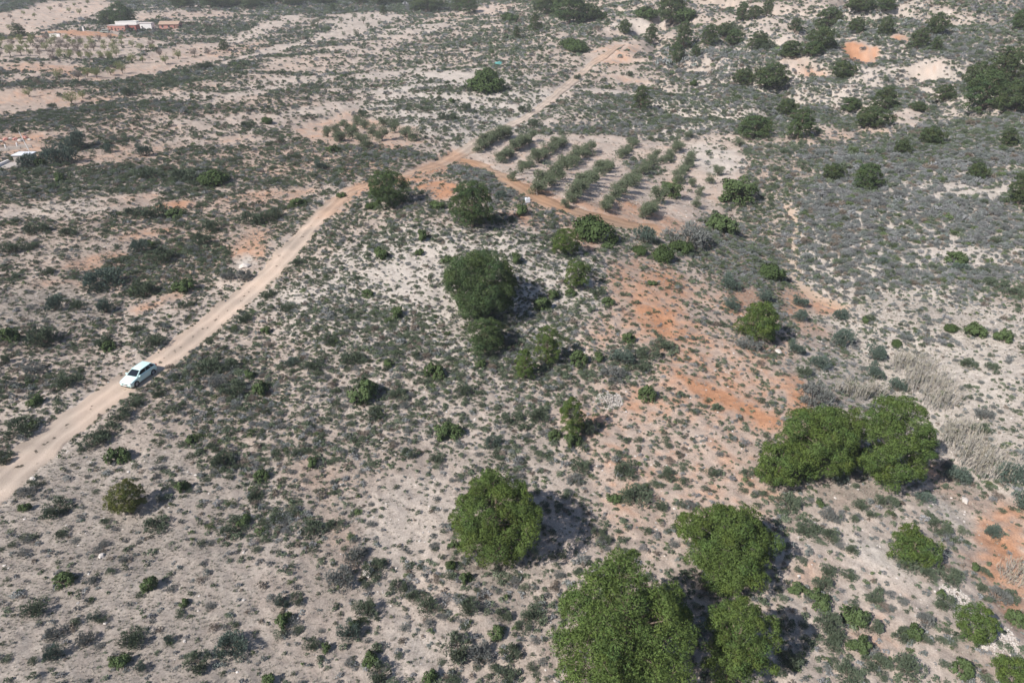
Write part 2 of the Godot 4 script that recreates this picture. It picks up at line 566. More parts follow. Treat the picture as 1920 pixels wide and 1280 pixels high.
func make_maps():
	for a in [[m_den, 0.5], [m_ora, 0.12], [m_pal, 0.35], [m_gry, 0.3], [m_dry, 0.2], [m_road, 5.0]]:
		a[0].resize(MW * MD)
		a[0].fill(a[1])
	# PackedArrays are references inside this array only: refill the members
	m_den.resize(MW * MD); m_den.fill(0.5)
	m_ora.resize(MW * MD); m_ora.fill(0.17)
	m_pal.resize(MW * MD); m_pal.fill(0.5)
	m_gry.resize(MW * MD); m_gry.fill(0.3)
	m_dry.resize(MW * MD); m_dry.fill(0.2)
	m_road.resize(MW * MD); m_road.fill(5.0)
	# --- foreground, left: dry grassy ground with scattered tufts
	patch(250, 1100, 560, 300, 0, {d = 0.27, o = 0.05, p = 0.30, y = 0.9, g = 0.5}, 0.2)
	patch(420, 960, 160, 60, 25, {d = 0.42, y = 0.6, g = 0.5})
	patch(600, 1130, 160, 120, 40, {d = 0.28, p = 0.35, y = 0.6, o = 0.12})
	patch(560, 880, 190, 130, 20, {d = 0.56, p = 0.25, y = 0.6, g = 0.35})
	patch(590, 890, 60, 30, 10, {d = 0.25, o = 0.35, p = 0.4})
	patch(670, 1000, 50, 110, -30, {d = 0.5, p = 0.35, g = 0.4})
	patch(770, 970, 90, 95, 20, {d = 0.22, p = 0.75, y = 0.35, o = 0.1}, 0.3)
	patch(830, 1160, 190, 130, 10, {d = 0.40, p = 0.6, g = 0.5, y = 0.4})
	patch(640, 1010, 30, 90, -30, {o = 0.35, d = 0.35})
	# --- slope left of the hillock
	patch(520, 760, 260, 120, 0, {d = 0.55, p = 0.35, y = 0.45, g = 0.35})
	patch(420, 720, 110, 60, 20, {d = 0.66, g = 0.5, p = 0.3})
	patch(230, 830, 80, 40, -40, {d = 0.30, p = 0.4, y = 0.7})
	patch(170, 740, 130, 30, -38, {d = 0.40, p = 0.5})
	patch(80, 780, 80, 70, -30, {d = 0.48, p = 0.55, o = 0.1})
	patch(340, 600, 180, 45, -28, {d = 0.40, p = 0.75, y = 0.3})
	# --- hillock top: pale marl with small round tufts
	patch(850, 540, 320, 130, 0, {d = 0.52, p = 0.85, o = 0.0, g = 0.3, y = 0.15}, 0.3)
	patch(800, 510, 80, 60, 0, {d = 0.38, p = 1.0, o = 0.0})
	patch(700, 620, 150, 50, 10, {d = 0.70, p = 0.7})
	patch(800, 760, 260, 80, 0, {d = 0.56, p = 0.6, o = 0.12, y = 0.3})
	patch(1000, 650, 130, 70, 0, {d = 0.72, p = 0.6})
	patch(1000, 860, 180, 70, 0, {d = 0.52, p = 0.5, y = 0.5, o = 0.1})
	patch(960, 1090, 150, 50, 0, {d = 0.45, p = 0.6, y = 0.6})
	# --- orange slope of the hillock
	patch(1300, 690, 190, 190, 25, {d = 0.42, o = 0.5, p = 0.7, y = 0.05, g = 0.25}, 0.3)
	patch(1230, 560, 100, 60, 45, {d = 0.34, o = 0.7, p = 0.5})
	patch(1240, 600, 40, 30, 20, {d = 0.2, o = 0.95})
	patch(1370, 760, 130, 14, 28, {d = 0.10, o = 0.95}, 0.25)
	patch(1495, 730, 16, 60, -10, {d = 0.15, o = 0.9})
	patch(1260, 860, 180, 80, 0, {d = 0.40, o = 0.38, p = 0.75, y = 0.1})
	patch(1170, 690, 60, 40, 0, {d = 0.6, o = 0.2})
	patch(1210, 540, 90, 25, 30, {d = 0.25, o = 0.6})
	patch(1330, 600, 60, 22, 40, {d = 0.45, o = 0.3, p = 0.6})
	# --- valley floor
	patch(1420, 500, 170, 70, 25, {d = 0.62, o = 0.35, p = 0.3, g = 0.5, y = 0.6})
	patch(1550, 600, 90, 60, 40, {d = 0.14, o = 0.75, p = 0.4, y = 0.2}, 0.25)
	patch(1395, 558, 28, 14, 0, {d = 0.0, o = 0.85}, 0.2)
	patch(1630, 700, 90, 45, 45, {d = 0.25, o = 0.6, y = 0.4})
	patch(1745, 865, 55, 30, 20, {d = 0.03, o = 0.8, p = 0.5}, 0.25)
	patch(1800, 920, 50, 60, 20, {d = 0.25, o = 0.5, y = 0.6})
	patch(1880, 1050, 60, 110, -15, {d = 0.12, o = 0.8, p = 0.5, y = 0.1}, 0.3)
	patch(1910, 1080, 30, 50, 0, {d = 0.05, o = 0.55, p = 0.9})
	# --- right foreground
	patch(1640, 1080, 200, 190, 0, {d = 0.42, o = 0.14, p = 0.70, g = 0.45, y = 0.1}, 0.25)
	patch(1650, 1045, 70, 30, 25, {d = 0.18, o = 0.0, p = 1.1})
	patch(1770, 960, 60, 18, 30, {d = 0.15, o = 0.0, p = 1.1})
	patch(1850, 1190, 50, 28, 30, {d = 0.02, o = 0.0, p = 1.0}, 0.2)
	patch(1780, 1120, 35, 22, 35, {d = 0.1, o = 0.0, p = 1.0})
	patch(1520, 1080, 40, 30, 0, {d = 0.2, o = 0.5})
	patch(1640, 1190, 50, 40, 0, {d = 0.3, o = 0.4})
	patch(1600, 930, 70, 22, 0, {d = 0.2, o = 0.2, p = 0.15, y = 0.9})
	# --- right hillside
	patch(1730, 680, 240, 170, 20, {d = 0.42, o = 0.0, p = 0.80, g = 0.6, y = 0.5}, 0.2)
	patch(1700, 400, 240, 130, 0, {d = 0.78, o = 0.0, p = 0.85, g = 0.85, y = 0.2}, 0.25)
	patch(1720, 590, 170, 35, 10, {d = 0.38, p = 0.75, g = 0.7, y = 0.9})
	patch(1850, 640, 70, 60, 0, {d = 0.30, p = 0.95})
	patch(1700, 300, 220, 24, 0, {d = 0.88, g = 0.9})
	patch(1560, 400, 75, 60, 10, {d = 0.88, g = 0.95})
	patch(1800, 360, 120, 14, 0, {d = 0.4, p = 0.95})
	patch(1800, 480, 120, 22, 0, {d = 0.45, p = 0.95})
	patch(1440, 350, 60, 60, 0, {d = 0.62, o = 0.25, y = 0.7, g = 0.4})
	patch(1470, 320, 50, 20, 0, {d = 0.5, o = 0.35, y = 0.6})
	# --- far right slope with gullies
	patch(1650, 90, 360, 110, 0, {d = 0.9, o = 0.05, p = 0.7, g = 0.5, y = 0.1}, 0.3)
	patch(1850, 40, 170, 60, 0, {d = 0.92, g = 0.45, p = 0.3})
	patch(1495, 120, 50, 16, 20, {d = 0.35, o = 0.3, p = 0.85})
	patch(1520, 140, 34, 10, 10, {d = 0.2, o = 0.5, p = 0.85})
	patch(1605, 110, 38, 16, 30, {d = 0.05, o = 1.0, p = 0.4}, 0.25)
	patch(1625, 120, 20, 10, 0, {d = 0.02, o = 0.8, p = 0.6}, 0.25)
	patch(1688, 74, 20, 8, 10, {d = 0.05, o = 0.7, p = 0.7}, 0.25)
	patch(1738, 128, 42, 15, -15, {d = 0.3, o = 0.2, p = 0.95})
	patch(1620, 160, 55, 18, -10, {d = 0.45, o = 0.1, p = 0.95})
	patch(1690, 225, 90, 18, -15, {d = 0.35, o = 0.2, p = 0.95})
	patch(1800, 225, 80, 12, -10, {d = 0.5, o = 0.1, p = 0.8})
	patch(1450, 45, 60, 16, 20, {d = 0.4, o = 0.15, p = 0.8})
	patch(1470, 75, 40, 10, -40, {d = 0.3, o = 0.15, p = 0.9})
	patch(1560, 255, 110, 14, -5, {d = 0.35, o = 0.35, p = 0.7})
	patch(1770, 25, 18, 7, 0, {d = 0.3, p = 0.95})
	# --- behind the grove
	patch(1280, 205, 240, 45, 0, {d = 0.86, o = 0.0, p = 0.75, g = 0.4}, 0.3)
	patch(1310, 118, 140, 26, 0, {d = 0.93, g = 0.85, p = 0.5})
	patch(1160, 100, 45, 22, 0, {d = 0.22, o = 0.45, p = 0.8})
	patch(1190, 52, 50, 14, 0, {d = 0.2, o = 0.1, p = 0.95})
	patch(1165, 149, 75, 4, 5, {d = 0.02, o = 0.45, p = 0.8}, 0.25)
	patch(1130, 175, 80, 5, 2, {d = 0.15, o = 0.1, p = 0.9}, 0.3)
	patch(1180, 250, 230, 12, 2, {d = 0.75, g = 0.6})
	# --- middle distance, centre
	patch(860, 190, 170, 60, 0, {d = 0.48, o = 0.0, p = 0.85, g = 0.25}, 0.3)
	patch(850, 144, 75, 9, 4, {d = 0.06, o = 0.05, p = 1.0}, 0.25)
	patch(880, 168, 110, 6, 0, {d = 0.7, p = 0.6})
	patch(840, 235, 90, 12, -10, {d = 0.5, p = 0.8, g = 0.6})
	patch(770, 110, 140, 22, -12, {d = 0.52, p = 0.65})
	patch(740, 140, 90, 8, -10, {d = 0.28, p = 0.8, o = 0.1})
	patch(620, 100, 70, 7, -12, {d = 0.25, p = 0.8, o = 0.15})
	patch(930, 80, 110, 22, -5, {d = 0.62, p = 0.6})
	patch(880, 35, 90, 12, -10, {d = 0.28, o = 0.3, p = 0.75})
	patch(760, 55, 90, 8, -8, {d = 0.42, p = 0.7, o = 0.1})
	field([[582, 70], [600, 45], [660, 22], [740, 22], [752, 36], [690, 62], [640, 76]], {d = 0.07, p = 0.7, o = 0.12, y = 0.3}, 4.0)
	patch(720, 85, 80, 10, -14, {d = 0.35, p = 0.75, o = 0.2})
	patch(560, 130, 120, 20, -12, {d = 0.42, p = 0.6, o = 0.25})
	patch(460, 195, 50, 9, -8, {d = 0.05, p = 0.6, o = 0.4}, 0.25)
	patch(640, 180, 90, 24, -10, {d = 0.55, p = 0.6})
	patch(740, 215, 100, 10, -5, {d = 0.6})
	# --- left grove and track bend
	field([[540, 238], [600, 224], [690, 228], [770, 240], [800, 262], [770, 282], [690, 288], [610, 276], [560, 256]], {d = 0.05, o = 0.42, p = 0.65, y = 0.2}, 1.5)
	patch(830, 318, 75, 18, -15, {d = 0.06, o = 0.7, p = 0.5}, 0.3)
	patch(640, 380, 50, 16, -35, {d = 0.15, o = 0.6, p = 0.5}, 0.3)
	patch(720, 345, 70, 10, -10, {d = 0.12, o = 0.75, p = 0.5}, 0.3)
	patch(720, 292, 90, 12, 3, {d = 0.65, g = 0.5, o = 0.4})
	patch(620, 235, 60, 10, -20, {d = 0.1, o = 0.4, p = 0.6})
	patch(660, 318, 80, 14, -5, {d = 0.55, o = 0.5})
	patch(1000, 330, 100, 30, 30, {d = 0.12, o = 0.62, p = 0.5}, 0.2)
	# --- olive grove
	field([[878, 282], [905, 258], [1000, 254], [1200, 262], [1395, 280], [1385, 330], [1340, 400], [1240, 432], [1110, 420], [1010, 375], [935, 330]], {d = 0.012, o = 0.28, p = 0.9, y = 0.12, g = 0.3}, 0.8)
	patch(1180, 405, 130, 22, 12, {d = 0.02, o = 0.55, p = 0.55}, 0.3)
	patch(1020, 370, 80, 14, 30, {d = 0.03, o = 0.65, p = 0.5}, 0.3)
	patch(1335, 300, 55, 26, 10, {d = 0.12, o = 0.05, p = 1.1, y = 0.05}, 0.2)
	patch(1210, 315, 40, 20, 10, {d = 0.5, o = 0.2, p = 0.35, y = 0.7})
	patch(1150, 265, 200, 5, 2, {d = 0.08, o = 0.2, p = 0.75}, 0.3)
	patch(890, 330, 60, 14, 25, {d = 0.6, g = 0.8, o = 0.3})
	patch(950, 365, 80, 12, 30, {d = 0.62, g = 0.7, o = 0.4})
	patch(1040, 405, 60, 12, 20, {d = 0.55, g = 0.6, o = 0.4})
	patch(820, 352, 38, 14, 0, {d = 0.08, o = 1.0, p = 0.4}, 0.25)
	patch(975, 410, 26, 10, 20, {d = 0.25, o = 0.8})
	# --- left middle distance
	patch(220, 220, 330, 120, -5, {d = 0.54, o = 0.28, p = 0.42, g = 0.25}, 0.3)
	patch(200, 205, 200, 16, -8, {d = 0.82, g = 0.4})
	patch(420, 250, 150, 24, -10, {d = 0.42, o = 0.2, p = 0.6})
	patch(520, 160, 130, 14, -10, {d = 0.32, o = 0.15, p = 0.75})
	patch(330, 185, 110, 8, -6, {d = 0.3, o = 0.2, p = 0.7})
	patch(610, 205, 90, 8, -8, {d = 0.3, o = 0.15, p = 0.75})
	patch(380, 225, 120, 6, -6, {d = 0.34, o = 0.2, p = 0.65})
	patch(240, 290, 100, 14, -8, {d = 0.12, o = 0.40, p = 0.5, y = 0.3}, 0.25)
	patch(430, 265, 40, 6, -8, {d = 0.12, o = 0.4})
	patch(220, 340, 230, 24, 0, {d = 0.62, o = 0.15, p = 0.6})
	patch(520, 300, 130, 30, -5, {d = 0.5, o = 0.35, p = 0.5})
	patch(300, 330, 90, 12, 0, {d = 0.75, o = 0.25})
	patch(140, 392, 150, 16, -4, {d = 0.25, o = 0.15, p = 0.75, y = 0.4})
	patch(250, 378, 60, 12, -10, {d = 0.2, o = 0.4, p = 0.6})
	patch(500, 372, 90, 12, -6, {d = 0.15, o = 0.55, p = 0.5, y = 0.3})
	patch(320, 388, 40, 8, -5, {d = 0.2, o = 0.8})
	patch(120, 470, 160, 40, 0, {d = 0.36, o = 0.25, p = 0.5, y = 0.6})
	patch(420, 430, 140, 40, -20, {d = 0.42, o = 0.35, p = 0.4, y = 0.5})
	patch(190, 495, 60, 16, -10, {d = 0.12, o = 0.95, p = 0.4}, 0.3)
	patch(110, 535, 60, 10, 0, {d = 0.2, o = 0.7})
	patch(275, 440, 50, 8, -10, {d = 0.2, o = 0.75})
	patch(310, 500, 130, 40, -10, {d = 0.66, o = 0.3, p = 0.2})
	patch(470, 465, 40, 30, -50, {d = 0.2, o = 0.6, p = 0.5})
	patch(300, 570, 50, 8, -20, {d = 0.1, o = 0.6, p = 0.6})
	patch(70, 580, 120, 45, -5, {d = 0.35, o = 0.05, p = 0.1, y = 1.0, g = 0.4})
	patch(80, 640, 110, 24, 0, {d = 0.62, p = 0.2})
	patch(120, 700, 130, 26, -20, {d = 0.5, p = 0.45, o = 0.15})
	patch(460, 495, 20, 12, -30, {d = 0.0, o = 0.0, p = 1.0}, 0.25)
	# --- far left farmland
	field([[-40, 70], [-40, 30], [60, 14], [110, 4], [200, 0], [222, 12], [160, 38], [100, 50], [40, 66]], {d = 0.03, o = 0.30, p = 0.7, y = 0.2}, 4.0)
	patch(30, 8, 120, 8, -10, {d = 0.9})
	patch(120, 72, 180, 6, -2, {d = 0.15, o = 0.5, p = 0.5})
	patch(150, 62, 80, 4, 2, {d = 0.02, o = 0.8, p = 0.5}, 0.25)
	field([[-60, 86], [60, 73], [240, 72], [305, 84], [240, 111], [150, 115], [-60, 112]], {d = 0.08, o = 0.22, p = 0.65, y = 0.3}, 3.0)
	patch(110, 117, 170, 5, 0, {d = 0.6, p = 0.5, y = 0.6})
	patch(80, 130, 90, 9, 3, {d = 0.15, o = 0.5, p = 0.45})
	field([[130, 153], [240, 121], [330, 88], [420, 80], [455, 98], [400, 118], [250, 150], [160, 161]], {d = 0.05, o = 0.32, p = 0.7, y = 0.25}, 3.0)
	patch(190, 128, 60, 8, -12, {d = 0.8})
	patch(200, 146, 130, 7, -8, {d = 0.08, o = 0.35, p = 0.6}, 0.25)
	patch(80, 160, 110, 8, -3, {d = 0.75, y = 0.6})
	field([[-40, 182], [60, 172], [140, 172], [205, 186], [160, 197], [60, 212], [-40, 216]], {d = 0.08, o = 0.42, p = 0.55, y = 0.3}, 3.0)
	patch(60, 205, 80, 7, 0, {d = 0.35, o = 0.25, p = 0.5})
	patch(340, 150, 140, 13, -12, {d = 0.92, p = 0.2, g = 0.2})
	patch(400, 60, 110, 12, -4, {d = 0.85, p = 0.3})
	patch(350, 34, 130, 7, -3, {d = 0.2, o = 0.3, p = 0.6}, 0.3)
	patch(500, 52, 80, 9, -18, {d = 0.2, o = 0.15, p = 0.75})
	patch(540, 88, 110, 5, -16, {d = 0.06, o = 0.15, p = 0.85}, 0.3)
	patch(560, 72, 100, 8, -14, {d = 0.7})
	patch(440, 95, 60, 10, -8, {d = 0.35, o = 0.4, p = 0.6})
	patch(620, 8, 330, 12, 0, {d = 0.95, p = 0.2})
	patch(1000, 6, 160, 8, 0, {d = 0.8})
	patch(30, 262, 60, 12, 0, {d = 0.1, o = 0.5, p = 0.4}, 0.25)
	patch(40, 282, 60, 8, -4, {d = 0.08, o = 0.4, p = 0.5}, 0.25)

var tracks := []

func make_ground_color(x: float, f: float) -> Color:
	var o := samp(m_ora, x, f)
	var p := samp(m_pal, x, f)
	var y := samp(m_dry, x, f)
	var n1 := n_col.get_noise_2d(x, f)
	var n2 := n_col.get_noise_2d(x * 4.3 + 90.0, f * 4.3)
	var n3 := n_fine.get_noise_2d(x * 1.7 + 31.0, f * 1.7 - 12.0)
	p += 0.3 * (1.0 - smoothstep(0.0, 2.5, road_at(x, f)))
	p = clampf(p + n1 * 0.45 + n2 * 0.25, 0.0, 1.15)
	o = clampf(o * (1.0 + n1 * 0.7 + n2 * 0.5) + maxf(0.0, n2 - 0.25) * 0.2, 0.0, 1.0)
	var o2 := smoothstep(0.28, 0.72, o + n2 * 0.4 + n3 * 0.25)
	o = lerpf(o, o2 * minf(1.0, o * 2.0), 0.25)
	p = lerpf(p, smoothstep(0.25, 0.8, p + n2 * 0.2 + n3 * 0.15), 0.4)
	var c := Color(0.372, 0.332, 0.298).lerp(Color(0.612, 0.568, 0.515), p)
	c = c.lerp(Color(0.57, 0.295, 0.165), o * 0.95)
	c = c.lerp(Color(0.40, 0.367, 0.328), clampf(y * (0.5 + n2 * 0.8), 0.0, 0.6))
	var k := 1.0 + n3 * 0.22
	return Color(c.r * k, c.g * k, c.b * k)

func grain_image(sd: int, size: int, lo: float, hi: float) -> Image:
	var a := FastNoiseLite.new()
	noise_for(a, sd, 26.0, 5)
	var b := FastNoiseLite.new()
	noise_for(b, sd + 1, 5.0, 2)
	var ia := a.get_seamless_image(size, size)
	var ib := b.get_seamless_image(size, size)
	var da := ia.get_data()
	var db := ib.get_data()
	var out := PackedByteArray()
	out.resize(size * size * 3)
	rng.seed = sd
	for i in size * size:
		var q := da[i] / 255.0
		var w := db[i] / 255.0
		var k := lerpf(lo, hi, clampf(q * 0.6 + w * 0.5 - 0.05, 0.0, 1.0))
		if w > 0.80: k *= 1.12
		if w < 0.20: k *= 0.72
		k *= rng.randf_range(0.92, 1.06)
		var v := clampi(int(k * 255.0), 0, 255)
		out[i * 3] = v
		out[i * 3 + 1] = clampi(int(v * 0.992), 0, 255)
		out[i * 3 + 2] = clampi(int(v * 0.98), 0, 255)
	var im := Image.create_from_data(size, size, false, Image.FORMAT_RGB8, out)
	im.generate_mipmaps()
	return im

func soil_mat(tile: float) -> StandardMaterial3D:
	var m := StandardMaterial3D.new()
	m.vertex_color_use_as_albedo = true
	m.albedo_texture = M.grain
	m.heightmap_enabled = true
	m.heightmap_texture = M.grain
	m.heightmap_scale = 9.0
	m.uv1_scale = Vector3(1.0 / tile, 1.0 / tile, 1)
	m.roughness = 0.95
	m.metallic_specular = 0.1
	return m

func indexed(v: PackedVector3Array, c: PackedColorArray, uv: PackedVector2Array, cols: int, rows: int) -> ArrayMesh:
	var idx := PackedInt32Array()
	idx.resize((cols - 1) * (rows - 1) * 6)
	var k := 0
	for j in rows - 1:
		for i in cols - 1:
			var a := j * cols + i
			idx[k] = a; idx[k + 1] = a + cols; idx[k + 2] = a + 1
			idx[k + 3] = a + 1; idx[k + 4] = a + cols; idx[k + 5] = a + cols + 1
			k += 6
	var n := PackedVector3Array()
	n.resize(v.size())
	for j in rows:
		for i in cols:
			var l := v[j * cols + maxi(i - 1, 0)]
			var r := v[j * cols + mini(i + 1, cols - 1)]
			var d := v[maxi(j - 1, 0) * cols + i]
			var u := v[mini(j + 1, rows - 1) * cols + i]
			var q := (r - l).cross(u - d).normalized()
			n[j * cols + i] = q if q.y > 0.0 else -q
	var arr := []
	arr.resize(Mesh.ARRAY_MAX)
	arr[Mesh.ARRAY_VERTEX] = v
	arr[Mesh.ARRAY_NORMAL] = n
	arr[Mesh.ARRAY_COLOR] = c
	arr[Mesh.ARRAY_TEX_UV] = uv
	arr[Mesh.ARRAY_INDEX] = idx
	var m := ArrayMesh.new()
	m.add_surface_from_arrays(Mesh.PRIMITIVE_TRIANGLES, arr)
	return m

func make_ground():
	# tracks first: the ground is level under them
	tracks = [
		["dirt_track", [[-90, 985], [-30, 932], [30, 880], [100, 822], [180, 760], [255, 709], [320, 666], [400, 603], [460, 553], [520, 498], [575, 436], [615, 392], [655, 360], [705, 343], [760, 330], [810, 315], [850, 297], [880, 279], [930, 246], [985, 222], [1020, 198], [1050, 172], [1080, 146], [1110, 120], [1140, 101], [1165, 84]], 2.05, Color(0.62, 0.53, 0.45), "pale dirt track with two wheel ruts winding past the olive grove"],
		["farm_track", [[858, 300], [900, 312], [950, 338], [1005, 368], [1060, 392], [1120, 408], [1180, 424], [1240, 432]], 1.6, Color(0.58, 0.44, 0.33), "orange earth track along the lower edge of the olive grove"],
		["footpath", [[1478, 385], [1490, 425], [1484, 470], [1486, 505], [1505, 540], [1540, 562], [1590, 580]], 0.45, Color(0.60, 0.50, 0.41), "narrow pale footpath at the foot of the grey scrub hillside"],
	]
	for t in tracks:
		t.append(path_points(t[1]))
		mark_road(t[5], t[2])
	M.grain = ImageTexture.create_from_image(grain_image(71, 1024, 0.68, 1.0))
	M.soil = soil_mat(9.0)
	# one sheet, finer where it is near
	var fs := PackedFloat32Array()
	var f := 8.0
	while f < 1500.0:
		fs.append(f)
		f += clampf(f * f / 26000.0, 0.22, 2.2 + maxf(0.0, f - 300.0) * 0.012)
	var cols := 540
	var rows := fs.size()
	var v := PackedVector3Array()
	var c := PackedColorArray()
	var uv := PackedVector2Array()
	v.resize(cols * rows); c.resize(cols * rows); uv.resize(cols * rows)
	for j in rows:
		var ff := fs[j]
		var w := 34.0 + 0.88 * ff
		for i in cols:
			var x := (i / (cols - 1.0) * 2.0 - 1.0) * w
			var k := j * cols + i
			v[k] = Vector3(x, ground_h(x, ff), -ff)
			c[k] = make_ground_color(x, ff)
			uv[k] = Vector2(x, -ff)
	print("rows ", rows)
	structure("ground", indexed(v, c, uv, cols, rows), M.soil, "dry pale and orange earth of the scrub valley and its slopes", "ground")

func make_tracks():
	M.track = soil_mat(6.0)
	M.track.heightmap_scale = 4.0
	for t in tracks:
		var pts: PackedVector2Array = t[5]
		var cols := 17
		var v := PackedVector3Array()
		var c := PackedColorArray()
		var uv := PackedVector2Array()
		for j in pts.size():
			var p := pts[j]
			var d := (pts[mini(j + 2, pts.size() - 1)] - pts[maxi(j - 2, 0)]).normalized()
			var s := Vector2(d.y, -d.x)
			for i in cols:
				var a := i / (cols - 1.0) * 2.0 - 1.0
				var side := 1.0 + n_mid.get_noise_2d(p.x * 2.0 + signf(a) * 70.0, p.y * 2.0) * 0.45
				side *= lerpf(1.0, 0.68, smoothstep(160.0, 200.0, p.y))
				a *= 1.0 + 0.9 / float(t[2])
				var q: Vector2 = p + s * a * float(t[2]) * side
				var lift := 0.07 + 0.0006 * q.y
				var rut := exp(-pow((absf(a) - 0.48) / 0.2, 2.0))
				var y := base_h(q.x, q.y) + lift - rut * 0.04 + n_fine.get_noise_2d(q.x, q.y) * 0.02
				if i == 0 or i == cols - 1: y -= 0.12 + 0.001 * q.y
				v.append(Vector3(q.x, y, -q.y))
				uv.append(Vector2(q.x, -q.y))
				var n := n_col.get_noise_2d(q.x * 1.4, q.y * 1.4)
				var o := clampf(samp(m_ora, q.x, q.y) * 1.3 - 0.1 + n * 0.2, 0.0, 0.85)
				var col: Color = t[3]
				col = col.lerp(Color(0.52, 0.275, 0.145), o * 0.7)
				var k := 0.82 + rut * 0.20 + n * 0.35
				if t[2] < 1.0: k = 1.0 + n * 0.2
				c.append(Color(col.r * k, col.g * k, col.b * k))
		var o2 := structure(t[0], indexed(v, c, uv, cols, pts.size()), M.track, t[4], "track")
		o2.set_meta("kind", "structure")

# ---------------------------------------------------------------- trees
# a plant's place and size from its outline in the photograph: middle, foot, width and height in pixels
func outline(u: float, foot: float, w: float, h: float) -> Dictionary:
	var d := pix_dir(u, foot)
	var down := -d.y / d.length()
	var g := gp(u, foot - 0.22 * w * down)
	var s := px_per_m(g)
	var R := w / s * 0.5
	var Ht := (h / s - R * down * 0.9) / sqrt(1.0 - down * down)
	Ht = clampf(Ht, R * 0.9, R * 3.4)
	return {at = put(g.x, -g.z, 0.02), R = R, H = Ht, s = s}

func add_plant(called: String, at: Vector3, turn: float, sc: Vector3, meshes: Array, mats: Array, names: Array, label: String, category: String, group: String) -> Node3D:
	var o := thing(called, at, turn, label, category, group)
	for i in meshes.size():
		var p := part(names[i], meshes[i], mats[i], o)
		p.scale = sc
	return o

